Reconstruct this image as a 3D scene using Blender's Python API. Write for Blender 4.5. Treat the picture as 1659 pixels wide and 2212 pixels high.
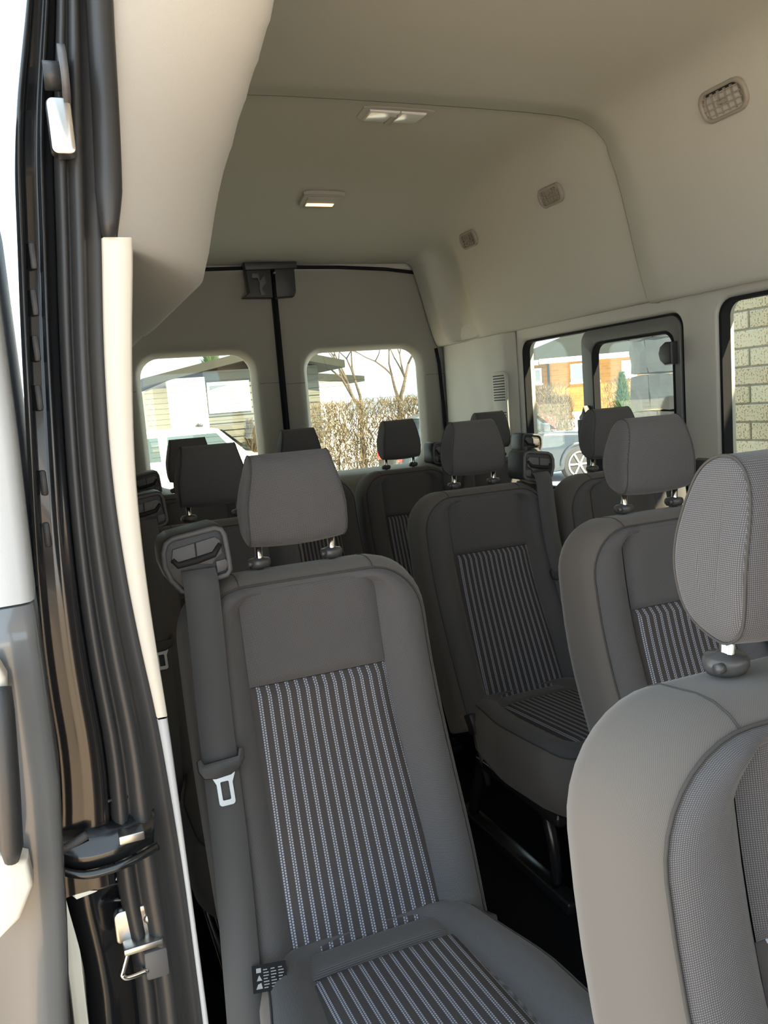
import bpy, bmesh, math, random
from mathutils import Vector, Matrix
for o in list(bpy.data.objects): bpy.data.objects.remove(o, do_unlink=True)
scene = bpy.context.scene
COL = scene.collection
R = math.radians
random.seed(7)

# ------------------------------------------------------------------ camera
FPX = 1761.13; YAW, PITCH, ROLL = 0.3782, -0.1317, -0.0796
CAMZ = 1.2294
cd = bpy.data.cameras.new('camera'); cam = bpy.data.objects.new('camera', cd); COL.objects.link(cam)
cd.sensor_fit = 'VERTICAL'; cd.sensor_height = 36.0; cd.lens = FPX/2212*36.0
cd.clip_start = 0.02; cd.clip_end = 500
_f = Vector((math.sin(YAW)*math.cos(PITCH), math.cos(YAW)*math.cos(PITCH), math.sin(PITCH)))
_r = Vector((math.cos(YAW), -math.sin(YAW), 0)); _u = _r.cross(_f)
_c, _s = math.cos(ROLL), math.sin(ROLL)
_r2 = _c*_r+_s*_u; _u2 = -_s*_r+_c*_u
cam.matrix_world = Matrix(((_r2.x,_u2.x,-_f.x,0),(_r2.y,_u2.y,-_f.y,0),(_r2.z,_u2.z,-_f.z,CAMZ),(0,0,0,1)))
scene.camera = cam
# ------------------------------------------------------------------ world, sun, exposure
wd = bpy.data.worlds.new('sky'); scene.world = wd; wd.use_nodes = True
bg = wd.node_tree.nodes['Background']
bg.inputs['Color'].default_value = (0.70, 0.87, 1.0, 1); bg.inputs['Strength'].default_value = 1.0
sd = bpy.data.lights.new('sun', 'SUN'); sun = bpy.data.objects.new('sun', sd); COL.objects.link(sun)
sd.energy = 7.5; sd.angle = R(0.6); sd.color = (1.0, 0.79, 0.54)
sun.rotation_euler = Vector((-0.35, 0.65, -0.68)).to_track_quat('-Z', 'Y').to_euler()
vs = scene.view_settings
vs.view_transform = 'Standard'; vs.look = 'None'; vs.gamma = 1.0; vs.use_curve_mapping = False
vs.exposure = 1.6

# ------------------------------------------------------------------ materials
MATS = {}
def nodes_of(m): return m.node_tree.nodes, m.node_tree.links
def mat(name, col, rough=0.6, metal=0.0, noise=0.0, nscale=60.0, bump=0.0, bscale=200.0, spec=0.5, coat=0.0):
    m = bpy.data.materials.new(name); m.use_nodes = True; n, l = nodes_of(m)
    b = n['Principled BSDF']; b.inputs['Base Color'].default_value = (*col, 1)
    b.inputs['Roughness'].default_value = rough; b.inputs['Metallic'].default_value = metal
    b.inputs['Specular IOR Level'].default_value = spec; b.inputs['Coat Weight'].default_value = coat
    tc = n.new('ShaderNodeTexCoord')
    if noise > 0:
        t = n.new('ShaderNodeTexNoise'); t.inputs['Scale'].default_value = nscale; t.inputs['Detail'].default_value = 4
        l.new(tc.outputs['Object'], t.inputs['Vector'])
        r = n.new('ShaderNodeMix'); r.data_type = 'RGBA'
        r.inputs[6].default_value = (*[c*(1-noise) for c in col], 1); r.inputs[7].default_value = (*[min(1, c*(1+noise)) for c in col], 1)
        l.new(t.outputs['Fac'], r.inputs[0]); l.new(r.outputs[2], b.inputs['Base Color'])
    if bump > 0:
        t = n.new('ShaderNodeTexNoise'); t.inputs['Scale'].default_value = bscale; t.inputs['Detail'].default_value = 3
        l.new(tc.outputs['Object'], t.inputs['Vector'])
        bp = n.new('ShaderNodeBump'); bp.inputs['Strength'].default_value = bump; bp.inputs['Distance'].default_value = 0.002
        l.new(t.outputs['Fac'], bp.inputs['Height']); l.new(bp.outputs['Normal'], b.inputs['Normal'])
    MATS[name] = m; return m
def mathn(n, l, op, a, b=None, c=None):
    x = n.new('ShaderNodeMath'); x.operation = op
    for i, v in enumerate((a, b, c)):
        if v is None: continue
        if isinstance(v, (int, float)): x.inputs[i].default_value = v
        else: l.new(v, x.inputs[i])
    return x.outputs[0]
def uvxy(n, l):
    u = n.new('ShaderNodeUVMap'); u.uv_map = 'UVMap'
    s = n.new('ShaderNodeSeparateXYZ'); l.new(u.outputs['UV'], s.inputs[0]); return s.outputs[0], s.outputs[1]
def mixcol(n, l, fac, a, b):
    r = n.new('ShaderNodeMix'); r.data_type = 'RGBA'
    r.inputs[6].default_value = (*a, 1); r.inputs[7].default_value = (*b, 1); l.new(fac, r.inputs[0]); return r.outputs[2]
def weave(name, dark, light, period=0.0017, bump=0.35):
    m = bpy.data.materials.new(name); m.use_nodes = True; n, l = nodes_of(m); b = n['Principled BSDF']
    b.inputs['Roughness'].default_value = 0.85; b.inputs['Specular IOR Level'].default_value = 0.25
    b.inputs['Sheen Weight'].default_value = 0.15; b.inputs['Sheen Roughness'].default_value = 0.5
    x, y = uvxy(n, l); k = 2*math.pi/period
    sx = mathn(n, l, 'SINE', mathn(n, l, 'MULTIPLY', x, k)); sy = mathn(n, l, 'SINE', mathn(n, l, 'MULTIPLY', y, k))
    p = mathn(n, l, 'MULTIPLY', mathn(n, l, 'MULTIPLY_ADD', sx, 0.5, 0.5), mathn(n, l, 'MULTIPLY_ADD', sy, 0.5, 0.5))
    p = mathn(n, l, 'POWER', p, 1.3)
    l.new(mixcol(n, l, p, dark, light), b.inputs['Base Color'])
    bp = n.new('ShaderNodeBump'); bp.inputs['Strength'].default_value = bump; bp.inputs['Distance'].default_value = 0.0006
    l.new(p, bp.inputs['Height']); l.new(bp.outputs['Normal'], b.inputs['Normal'])
    MATS[name] = m
def stripe(name, dark, light, period=0.0166):
    m = bpy.data.materials.new(name); m.use_nodes = True; n, l = nodes_of(m); b = n['Principled BSDF']
    b.inputs['Roughness'].default_value = 0.85; b.inputs['Specular IOR Level'].default_value = 0.2
    x, y = uvxy(n, l)
    t = mathn(n, l, 'FRACT', mathn(n, l, 'DIVIDE', x, period))
    def line(c, off):
        d = mathn(n, l, 'ABSOLUTE', mathn(n, l, 'SUBTRACT', t, c))
        a = mathn(n, l, 'LESS_THAN', d, 0.07)
        v = mathn(n, l, 'FRACT', mathn(n, l, 'ADD', mathn(n, l, 'DIVIDE', y, 0.0042), off))
        return mathn(n, l, 'MULTIPLY', a, mathn(n, l, 'GREATER_THAN', v, 0.30))
    f = mathn(n, l, 'MAXIMUM', line(0.40, 0.0), line(0.62, 0.5))
    tw = mathn(n, l, 'SINE', mathn(n, l, 'MULTIPLY', mathn(n, l, 'ADD', x, y), 2*math.pi/0.0016))
    base = mixcol(n, l, mathn(n, l, 'MULTIPLY_ADD', tw, 0.5, 0.5), [c*0.8 for c in dark], [c*1.2 for c in dark])
    r = n.new('ShaderNodeMix'); r.data_type = 'RGBA'; l.new(f, r.inputs[0]); l.new(base, r.inputs[6]); r.inputs[7].default_value = (*light, 1)
    l.new(r.outputs[2], b.inputs['Base Color'])
    bp = n.new('ShaderNodeBump'); bp.inputs['Strength'].default_value = 0.3; bp.inputs['Distance'].default_value = 0.001
    l.new(f, bp.inputs['Height']); l.new(bp.outputs['Normal'], b.inputs['Normal'])
    MATS[name] = m
def twill(name, col, period=0.0018):
    m = mat(name, col, 0.88, spec=0.2); n, l = nodes_of(m); b = n['Principled BSDF']
    x, y = uvxy(n, l)
    tw = mathn(n, l, 'SINE', mathn(n, l, 'MULTIPLY', mathn(n, l, 'MULTIPLY_ADD', y, 1.0, x), 2*math.pi/period))
    f = mathn(n, l, 'MULTIPLY_ADD', tw, 0.5, 0.5)
    l.new(mixcol(n, l, f, [c*0.88 for c in col], [c*1.12 for c in col]), b.inputs['Base Color'])
    b.inputs['Sheen Weight'].default_value = 0.2; b.inputs['Sheen Roughness'].default_value = 0.5
    return m
def glassmat(name, tint=(0.93, 0.97, 0.95), gloss=0.06):
    m = bpy.data.materials.new(name); m.use_nodes = True; n, l = nodes_of(m); n.clear()
    o = n.new('ShaderNodeOutputMaterial'); t = n.new('ShaderNodeBsdfTransparent'); t.inputs[0].default_value = (*tint, 1)
    g = n.new('ShaderNodeBsdfGlossy'); g.inputs['Roughness'].default_value = 0.02
    mx = n.new('ShaderNodeMixShader'); mx.inputs[0].default_value = gloss
    l.new(t.outputs[0], mx.inputs[1]); l.new(g.outputs[0], mx.inputs[2]); l.new(mx.outputs[0], o.inputs[0]); MATS[name] = m
def emit(name, col, s):
    m = mat(name, col, 0.3); b = m.node_tree.nodes['Principled BSDF']
    b.inputs['Emission Color'].default_value = (*col, 1); b.inputs['Emission Strength'].default_value = s
def bricktex(name, c1, c2, mortar, bw, bh):
    m = mat(name, c1, 0.9); n, l = nodes_of(m); b = n['Principled BSDF']
    t = n.new('ShaderNodeTexBrick'); u = n.new('ShaderNodeUVMap'); u.uv_map = 'UVMap'; l.new(u.outputs[0], t.inputs['Vector'])
    t.inputs['Color1'].default_value = (*c1, 1); t.inputs['Color2'].default_value = (*c2, 1); t.inputs['Mortar'].default_value = (*mortar, 1)
    t.inputs['Scale'].default_value = 1.0; t.inputs['Brick Width'].default_value = bw; t.inputs['Row Height'].default_value = bh
    t.inputs['Mortar Size'].default_value = bh*0.08
    l.new(t.outputs['Color'], b.inputs['Base Color'])
def speckle(name, col, spot, scale=60, thr=0.58):
    m = mat(name, col, 0.92, bump=0.4, bscale=90); n, l = nodes_of(m); b = n['Principled BSDF']
    tc = n.new('ShaderNodeTexCoord'); t = n.new('ShaderNodeTexNoise'); t.inputs['Scale'].default_value = scale; t.inputs['Detail'].default_value = 3
    l.new(tc.outputs['Object'], t.inputs['Vector'])
    f = mathn(n, l, 'GREATER_THAN', t.outputs['Fac'], thr)
    l.new(mixcol(n, l, f, col, spot), b.inputs['Base Color'])

mat('headliner', (0.525, 0.518, 0.468), 0.95, noise=0.03, nscale=300, bump=0.15, bscale=900, spec=0.1)
mat('cove_lit', (0.66, 0.65, 0.62), 0.95, noise=0.03, nscale=300, bump=0.15, bscale=900, spec=0.1)  # headliner copy, lightened for the strong light on the cove
mat('door_trim', (0.30, 0.285, 0.25), 0.6, bump=0.08, bscale=700)
mat('cream_trim', (0.72, 0.68, 0.60), 0.55, bump=0.05, bscale=700)
mat('grey_trim', (0.475, 0.465, 0.42), 0.6, bump=0.08, bscale=700)
mat('pale_grey_trim', (0.50, 0.53, 0.56), 0.5, bump=0.05, bscale=700)
mat('dark_trim', (0.10, 0.10, 0.10), 0.6)
mat('frame_grey', (0.13, 0.135, 0.12), 0.5)
twill('seat_fabric', (0.118, 0.108, 0.100))
weave('seat_weave', (0.059, 0.058, 0.061), (0.215, 0.21, 0.217))
stripe('seat_stripe', (0.060, 0.055, 0.055), (0.34, 0.37, 0.45))
mat('seam_thread', (0.055, 0.051, 0.048), 0.9)
mat('seat_back', (0.03, 0.03, 0.032), 0.8)
twill('webbing', (0.085, 0.088, 0.092), 0.003)
mat('black_plastic', (0.035, 0.036, 0.038), 0.45, bump=0.12, bscale=900)
mat('charcoal_plastic', (0.10, 0.10, 0.105), 0.5, bump=0.12, bscale=900)
mat('slot_black', (0.008, 0.008, 0.009), 0.7)
mat('chrome', (0.80, 0.79, 0.77), 0.16, metal=1.0)
mat('steel', (0.55, 0.54, 0.52), 0.32, metal=1.0, noise=0.1, nscale=40)
mat('collar_plastic', (0.075, 0.07, 0.068), 0.32)
mat('rubber', (0.035, 0.036, 0.038), 0.42)
mat('rubber_matte', (0.016, 0.017, 0.019), 0.85, spec=0.15)
mat('black_paint', (0.012, 0.013, 0.015), 0.18, coat=0.25)
mat('door_paint', (0.16, 0.165, 0.17), 0.22, coat=0.5, noise=0.1, nscale=4)
mat('carpet', (0.012, 0.012, 0.014), 1.0, noise=0.5, nscale=250, bump=0.8, bscale=500, spec=0.05)
mat('leg_metal', (0.02, 0.02, 0.021), 0.22, spec=0.6)
mat('white_print', (0.36, 0.37, 0.38), 0.7)
mat('lamp_housing', (0.42, 0.40, 0.36), 0.6)
mat('lamp_lens', (0.75, 0.76, 0.74), 0.15)
mat('vent_grey', (0.30, 0.275, 0.235), 0.55)
mat('vent_dark', (0.03, 0.028, 0.026), 0.8)
emit('lamp_glow', (1.0, 0.52, 0.18), 1.6)
glassmat('glass'); glassmat('glass_rear', (0.90, 0.93, 0.86), 0.05)
mat('defroster', (0.25, 0.22, 0.15), 0.6)
mat('snow', (0.80, 0.83, 0.88), 0.9, noise=0.06, nscale=1.5)
mat('asphalt', (0.58, 0.46, 0.33), 0.9, noise=0.2, nscale=3)
speckle('brick_tan', (0.50, 0.44, 0.30), (0.26, 0.15, 0.07), 105, 0.575)
speckle('brick_pale', (0.56, 0.50, 0.36), (0.34, 0.20, 0.09), 95, 0.59)
mat('mortar', (0.34, 0.33, 0.28), 0.95, noise=0.1, nscale=30)
mat('stone_block', (0.15, 0.135, 0.115), 1.0, noise=0.35, nscale=9, bump=0.9, bscale=30, spec=0.05)
bricktex('orange_brick', (0.36, 0.185, 0.055), (0.29, 0.14, 0.04), (0.30, 0.19, 0.08), 0.42, 0.15)
mat('roof_grey', (0.040, 0.044, 0.040), 1.0, noise=0.2, nscale=1.2, spec=0.05)
mat('white_paint', (0.80, 0.80, 0.78), 0.6)
mat('siding_grey', (0.11, 0.115, 0.10), 0.8, noise=0.08, nscale=2)
mat('house_pane', (0.30, 0.34, 0.34), 0.15)
mat('hedge_twig', (0.13, 0.10, 0.062), 0.95)
mat('bark', (0.10, 0.08, 0.06), 0.95)
mat('pine', (0.05, 0.10, 0.035), 0.9, noise=0.3, nscale=3)
mat('silver_paint', (0.045, 0.058, 0.070), 0.25, metal=0.3, coat=0.6)
mat('red_paint', (0.45, 0.03, 0.04), 0.25, coat=0.6)
mat('white_car', (0.75, 0.77, 0.78), 0.3, coat=0.5)
mat('car_glass', (0.05, 0.08, 0.09), 0.08)
mat('tyre', (0.05, 0.05, 0.05), 0.85)
mat('tail_lamp', (0.55, 0.06, 0.04), 0.2)

# ------------------------------------------------------------------ mesh helpers
def link(name, me, m, parent=None, smooth=True):
    if smooth:
        for p in me.polygons: p.use_smooth = True
    if m is not None: me.materials.append(MATS[m] if isinstance(m, str) else m)
    o = bpy.data.objects.new(name, me); COL.objects.link(o)
    if parent: o.parent = parent
    return o
def tag(o, label=None, cat=None, group=None, kind=None):
    if label: o['label'] = label
    if cat: o['category'] = cat
    if group: o['group'] = group
    if kind: o['kind'] = kind
    return o
def empty(name, loc=(0, 0, 0), rz=0.0):
    e = bpy.data.objects.new(name, None); COL.objects.link(e); e.location = loc; e.rotation_euler = (0, 0, rz); e.empty_display_size = 0.1
    return e
def auto_smooth(me, ang=40):
    bm = bmesh.new(); bm.from_mesh(me)
    for e in bm.edges:
        if len(e.link_faces) == 2 and e.calc_face_angle(0) > R(ang): e.smooth = False
    bm.to_mesh(me); bm.free()
def loft(rows, closed=False, cap0=False, cap1=False, flip=False, recalc=False):
    """rows of points -> mesh with arc-length UVs (metres)"""
    rows = [[Vector(p) for p in r] for r in rows]; nu = len(rows[0]); nv = len(rows)
    V = [p for r in rows for p in r]; F = []; UV = []
    U = [[0.0]*(nu+1) for _ in rows]; W = [[0.0]*nu for _ in rows]
    for j, r in enumerate(rows):
        for i in range(nu): U[j][i+1] = U[j][i]+(r[(i+1) % nu]-r[i]).length
    for j in range(1, nv):
        for i in range(nu): W[j][i] = W[j-1][i]+(rows[j][i]-rows[j-1][i]).length
    for j in range(nv-1):
        for i in range(nu if closed else nu-1):
            k = (i+1) % nu
            f = [j*nu+i, j*nu+k, (j+1)*nu+k, (j+1)*nu+i]
            uv = [(U[0][i], W[j][i]), (U[0][i+1], W[j][k]), (U[0][i+1], W[j+1][k]), (U[0][i], W[j+1][i])]
            if flip: f.reverse(); uv.reverse()
            F.append(f); UV.append(uv)
    for flag, base, rev in ((cap0, 0, True), (cap1, (nv-1)*nu, False)):
        if flag:
            f = [base+i for i in range(nu)]
            if rev != flip: f.reverse()
            F.append(f); UV.append([(V[q].x, V[q].z) for q in f])
    me = bpy.data.meshes.new('m'); me.from_pydata([tuple(p) for p in V], [], F)
    ul = me.uv_layers.new(name='UVMap'); li = 0
    flat = [c for uv in UV for c in uv]
    for d, c in zip(ul.data, flat): d.uv = c
    if recalc:
        bm = bmesh.new(); bm.from_mesh(me); bmesh.ops.recalc_face_normals(bm, faces=bm.faces); bm.to_mesh(me); bm.free()
    return me
def join_meshes(lst):
    V = []; F = []
    for me in lst:
        b = len(V); V += [tuple(v.co) for v in me.vertices]; F += [[b+i for i in p.vertices] for p in me.polygons]
    me = bpy.data.meshes.new('m'); me.from_pydata(V, [], F); return me
def tube(path, r, n=8, closed=False, ry=None):
    path = [Vector(p) for p in path]; m = len(path); rows = []
    prev = None
    for i in range(m):
        if closed: t = path[(i+1) % m]-path[i-1]
        else: t = path[min(i+1, m-1)]-path[max(i-1, 0)]
        t.normalize()
        if prev is None:
            a = Vector((0, 0, 1)) if abs(t.z) < 0.9 else Vector((0, 1, 0))
            nn = t.cross(a).normalized()
        else: nn = (prev-t*prev.dot(t)).normalized()
        prev = nn; b = t.cross(nn); rr = r[i] if isinstance(r, (list, tuple)) else r
        rows.append([path[i]+nn*math.cos(2*math.pi*k/n)*rr+b*math.sin(2*math.pi*k/n)*(ry or rr) for k in range(n)])
    if closed: rows.append(rows[0]); return loft(rows, True, recalc=True)
    return loft(rows, True, True, True, recalc=True)
def box(x0, x1, y0, y1, z0, z1, bev=0.0, seg=2):
    bm = bmesh.new(); bmesh.ops.create_cube(bm, size=1)
    for v in bm.verts:
        v.co = ((x0+x1)/2+v.co.x*(x1-x0), (y0+y1)/2+v.co.y*(y1-y0), (z0+z1)/2+v.co.z*(z1-z0))
    if bev > 0: bmesh.ops.bevel(bm, geom=list(bm.edges), offset=bev, segments=seg, profile=0.5, affect='EDGES')
    me = bpy.data.meshes.new('m'); bm.to_mesh(me); bm.free()
    ul = me.uv_layers.new(name='UVMap')
    for p in me.polygons:
        a = max(range(3), key=lambda i: abs(p.normal[i]))
        for li in p.loop_indices:
            c = me.vertices[me.loops[li].vertex_index].co
            ul.data[li].uv = (c.y, c.z) if a == 0 else ((c.x, c.z) if a == 1 else (c.x, c.y))
    return me
def prism(pts, axis, a, b, bev=0.0, seg=2):
    """2D outline extruded along axis 'x','y','z' between a and b"""
    def P(p, t):
        if axis == 'y': return (p[0], t, p[1])
        if axis == 'x': return (t, p[0], p[1])
        return (p[0], p[1], t)
    bm = bmesh.new(); n = len(pts)
    v0 = [bm.verts.new(P(p, a)) for p in pts]; v1 = [bm.verts.new(P(p, b)) for p in pts]
    f0 = bm.faces.new(v0); f1 = bm.faces.new(list(reversed(v1)))
    for i in range(n): bm.faces.new((v0[i], v1[i], v1[(i+1) % n], v0[(i+1) % n]))
    bmesh.ops.recalc_face_normals(bm, faces=bm.faces)
    if bev > 0:
        ed = list({e for f in (f0, f1) for e in f.edges})
        bmesh.ops.bevel(bm, geom=ed, offset=bev, segments=seg, profile=0.5, affect='EDGES')
    me = bpy.data.meshes.new('m'); bm.to_mesh(me); bm.free()
    ul = me.uv_layers.new(name='UVMap')
    for p in me.polygons:
        k = max(range(3), key=lambda i: abs(p.normal[i]))
        for li in p.loop_indices:
            c = me.vertices[me.loops[li].vertex_index].co
            ul.data[li].uv = (c.y, c.z) if k == 0 else ((c.x, c.z) if k == 1 else (c.x, c.y))
    return me
def sharp(o, ang=40):
    auto_smooth(o.data, ang); return o
def rr(l, r, b, t, rt, rb, ns=8, nt=8, na=7):
    """rounded rectangle outline, constant point count, starting bottom-left going clockwise up the left side"""
    P = []
    def arc(cx, cy, rad, a0, a1):
        for i in range(na+1):
            a = R(a0+(a1-a0)*i/na); P.append((cx+rad*math.cos(a), cy+rad*math.sin(a)))
    def seg(p, q, n):
        for i in range(1, n): P.append((p[0]+(q[0]-p[0])*i/n, p[1]+(q[1]-p[1])*i/n))
    arc(l+rb, b+rb, rb, 270, 180); seg((l, b+rb), (l, t-rt), ns)
    arc(l+rt, t-rt, rt, 180, 90); seg((l+rt, t), (r-rt, t), nt)
    arc(r-rt, t-rt, rt, 90, 0); seg((r, t-rt), (r, b+rb), ns)
    arc(r-rb, b+rb, rb, 0, -90); seg((r-rb, b), (l+rb, b), nt)
    return P
def spl(P, n=6):
    P = [Vector(p) for p in P]; out = []
    for i in range(len(P)-1):
        a, b, c, d = P[max(i-1, 0)], P[i], P[i+1], P[min(i+2, len(P)-1)]
        for k in range(n):
            t = k/n; out.append(0.5*(2*b+(c-a)*t+(2*a-5*b+4*c-d)*t*t+(3*b-a-3*c+d)*t**3))
    return out+[P[-1]]
def smooth01(t): t = max(0.0, min(1.0, t)); return t*t*(3-2*t)
def interp(tab, x):
    if x <= tab[0][0]: return tab[0][1]
    for (a, va), (b, vb) in zip(tab, tab[1:]):
        if x <= b: return va+(vb-va)*(x-a)/(b-a)
    return tab[-1][1]

# ================================================================== the van: setting
CX = 1.10; WR = 2.0; WL = 0.2
PROF = [(0.965, 1.535), (0.93, 1.518), (0.890, 1.506), (0.866, 1.506), (0.852, 1.522), (0.838, 1.560), (0.814, 1.645), (0.790, 1.745),
        (0.766, 1.841), (0.743, 1.92), (0.717, 1.987), (0.69, 2.035), (0.655, 2.07), (0.60, 2.097), (0.52, 2.110), (0.40, 2.117), (0.2, 2.121), (0.0, 2.122)]
PROFL = [(0.985, 1.475), (0.94, 1.462), (0.885, 1.455), (0.845, 1.458), (0.820, 1.475), (0.806, 1.52), (0.790, 1.62), (0.762, 1.72),
        (0.732, 1.81), (0.708, 1.89), (0.688, 1.96), (0.668, 2.015), (0.640, 2.06), (0.60, 2.097), (0.52, 2.110), (0.40, 2.117), (0.2, 2.121), (0.0, 2.122)]
XT = [(0.25, 0.098), (0.376, 0.099), (0.598, 0.097), (0.70, 0.093), (0.829, 0.087), (0.948, 0.075), (1.06, 0.068), (1.18, 0.067), (1.32, 0.075), (1.458, 0.089), (1.58, 0.100), (1.75, 0.110), (2.0, 0.135)]
XTR = [(0.25, 0.108), (0.376, 0.107), (0.598, 0.104), (0.70, 0.103), (0.829, 0.101), (0.948, 0.096), (1.06, 0.094), (1.18, 0.097), (1.32, 0.110), (1.458, 0.128), (1.50, 0.132)]
XS = [(0.20, -0.055), (0.434, -0.050), (0.494, -0.043), (0.554, -0.058), (0.647, -0.060), (0.72, -0.050), (0.788, -0.040), (0.927, -0.044), (1.06, -0.038), (1.19, -0.028), (1.35, -0.016), (1.48, -0.004), (1.575, 0.004), (1.68, 0.026), (1.76, 0.045), (2.0, 0.075)]
def smoothtab(tab, z, w=0.05): return sum(interp(tab, z+w*k) for k in (-1, -0.5, 0, 0.5, 1))/5
def zmax(y): return 2.125-0.19*smooth01((y-2.75)/1.35)**1.2
def softmin(a, b, k=0.05):
    h = max(k-abs(a-b), 0)/k; return min(a, b)-h*h*k*0.25
def headpoint(o, z, y, side, inset=0.0, flare=True):
    z2 = softmin(z, zmax(y)) if z > 1.6 else z
    groove = 0.0
    if side > 0:   # shallow groove near the rear, shaped for its dark band
        c = 3.40+0.22*(z-1.5); w = 0.36-0.30*(z-1.5)
        groove = 0.070*smooth01((y-c)/max(w-0.08, 0.08))*(1-smooth01((y-c-w)/0.10))*smooth01((2.05-z)/0.2)*smooth01((z-1.497)/0.035)
    oo = o+groove-inset*(1 if z < 2.0 else 0.3)
    if side < 0 and flare and y < 1.60:   # the trim flares out to the door seal
        rg = 0.48-0.33*smooth01((z-1.48)/0.36)
        k = max(0.0, (1.106+rg-y)/rg)**2.0
        edge = CX-(smoothtab(XT, z)+0.014)
        oo = oo+(edge-oo)*k if oo < edge else oo
    zz = z2-inset*smooth01((z-1.9)/0.2)
    return (CX+side*oo, y, zz)
def headliner(y0, y1, n, inset=0.0, dz=0.0, left=True, lstart=None):
    rows = []
    for j in range(n+1):
        y = y0+(y1-y0)*j/n
        rt = [headpoint(o, z, y, 1, inset) for o, z in PROF]
        lf = [headpoint(o, z, y, -1, inset) for o, z in PROFL]
        rows.append(rt+lf[::-1][1:])
    return rows
def subdiv_profile(P):
    out = []
    for (a, b), (c, d) in zip(P, P[1:]):
        out.append((a, b)); out.append(((a+c)/2, (b+d)/2))
    return out+[P[-1]]
PROF = subdiv_profile(PROF); PROFL = subdiv_profile(PROFL)
ceiling = link('ceiling', loft(headliner(2.305, 3.975, 48), recalc=False), 'headliner'); tag(ceiling, 'light grey rear headliner of the van', kind='structure')
# front headliner, slightly proud; its door-side cove starts at the sliding door pillar
rows = []; ins = 0.012
KC = [k for k, p in enumerate(PROFL) if p[0] < 0.61][0]
for j in range(40):
    y = -1.5+(2.298+1.5)*j/39
    rt = [headpoint(o, z, y, 1, ins) for o, z in PROF]
    lf = [headpoint(o, z, y, -1, ins, False) for o, z in PROFL[KC:]]
    rows.append([(p[0], p[1], p[2]-(0.008 if p[2] < 1.54 else 0)) for p in rt]+lf[::-1][1:])
rows2 = []
for j in range(55):
    y = 1.106+(2.298-1.106)*(j/54)**1.7
    rows2.append([headpoint(o, z, y, -1, ins) for o, z in PROFL[:KC+1]])
def liprows(row):
    out = []
    for off, dy in ((0.006, 0.0045), (0.020, 0.006)):
        out.append([(p[0]+(off if p[0] > CX+0.3 and p[2] < 2.08 else (-off if p[0] < CX-0.3 and p[2] < 2.08 else 0)), p[1]+dy, p[2]+(off if p[2] > 1.95 else 0)) for p in row])
    return out
fr = link('front_headliner', loft(rows+liprows(rows[-1])), 'headliner', ceiling)
link('door_cove', loft(rows2+liprows(rows2[-1])), 'cove_lit', ceiling)
link('door_header', loft([[(0.13, y, 1.90), (0.16, y, 1.96), (CX-0.605, y, 2.088)] for y in (-1.5, 1.1)]), 'headliner', ceiling)
rows = [rows[-1]+rows2[-1][::-1][1:]]
# dark reveal line at the joint
seam_path = [(p[0], 2.301, p[2]) for p in rows[-1]]
sp = [(x+(0.006 if x > CX else -0.006)*(1 if z < 2.1 else 0), y, z+0.004) for x, y, z in seam_path if x > 0.2]
link('joint_line', tube(sp, 0.0045, 6), 'dark_trim', ceiling)
# outer roof shell keeps the sky out
roofm = loft([[(WL-0.12, y, 1.45), (WL-0.1, y, 1.9), (WL+0.1, y, 2.17), (CX, y, 2.2), (WR-0.1, y, 2.17), (WR+0.1, y, 1.9), (WR+0.12, y, 1.5)] if y > 1.15 else
              [(WL-0.1, y, 1.93), (WL-0.09, y, 1.96), (WL+0.1, y, 2.17), (CX, y, 2.2), (WR-0.1, y, 2.17), (WR+0.1, y, 1.9), (WR+0.12, y, 1.5)] for y in (-1.6, 0.0, 1.14, 1.16, 2.5, 4.08)])
link('roof_shell', roofm, 'black_paint', ceiling)

floor = link('floor', box(WL-0.1, WR+0.06, -1.5, 4.05, -0.12, 0.0), 'carpet', smooth=False); tag(floor, 'black carpeted van floor', kind='structure')

# ---- right wall with window openings
def wall_with_holes(x, y0, y1, z0, z1, holes, thick, m, name, sgn):
    """flat wall in the yz plane made of panels around rounded holes, each hole ringed and given a reveal"""
    o = None; meshes = []
    holes = sorted(holes)
    edges = [y0]
    for a, b in zip(holes, holes[1:]): edges.append((a[1]+b[0])/2)
    edges.append(y1)
    for i, (a, b, c, d, r) in enumerate(holes):
        e0, e1 = edges[i], edges[i+1]
        outer = rr(e0, e1, z0, z1, 0.001, 0.001); inner = rr(a, b, c, d, r, r)
        mid = rr(a-0.012, b+0.012, c-0.012, d+0.012, r+0.01, r+0.01)
        rows = [[(x, p[0], p[1]) for p in outer], [(x, p[0], p[1]) for p in mid], [(x+sgn*0.006, p[0]*0.6+q[0]*0.4, p[1]*0.6+q[1]*0.4) for p, q in zip(inner, mid)],
                [(x+sgn*0.016, p[0], p[1]) for p in inner], [(x+sgn*thick, p[0], p[1]) for p in inner], [(x+sgn*(thick+0.001), p[0], p[1]) for p in outer]]
        meshes.append(loft(rows, True))
    return link(name, join_meshes(meshes), m, smooth=True)
W1 = (2.205, 3.222, 0.80, 1.458, 0.055)   # slider window
W2 = (0.93, 2.045, 0.78, 1.472, 0.055)    # window ahead of it
W0 = (-1.2, -0.25, 0.85, 1.46, 0.08)
wall_r = wall_with_holes(WR, -1.5, 4.0, 0.0, 1.60, [W0, W2, W1], 0.07, 'grey_trim', 'wall_right', 1)
sharp(wall_r, 50); tag(wall_r, 'beige grey side wall trim around the side windows', kind='structure')
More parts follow.
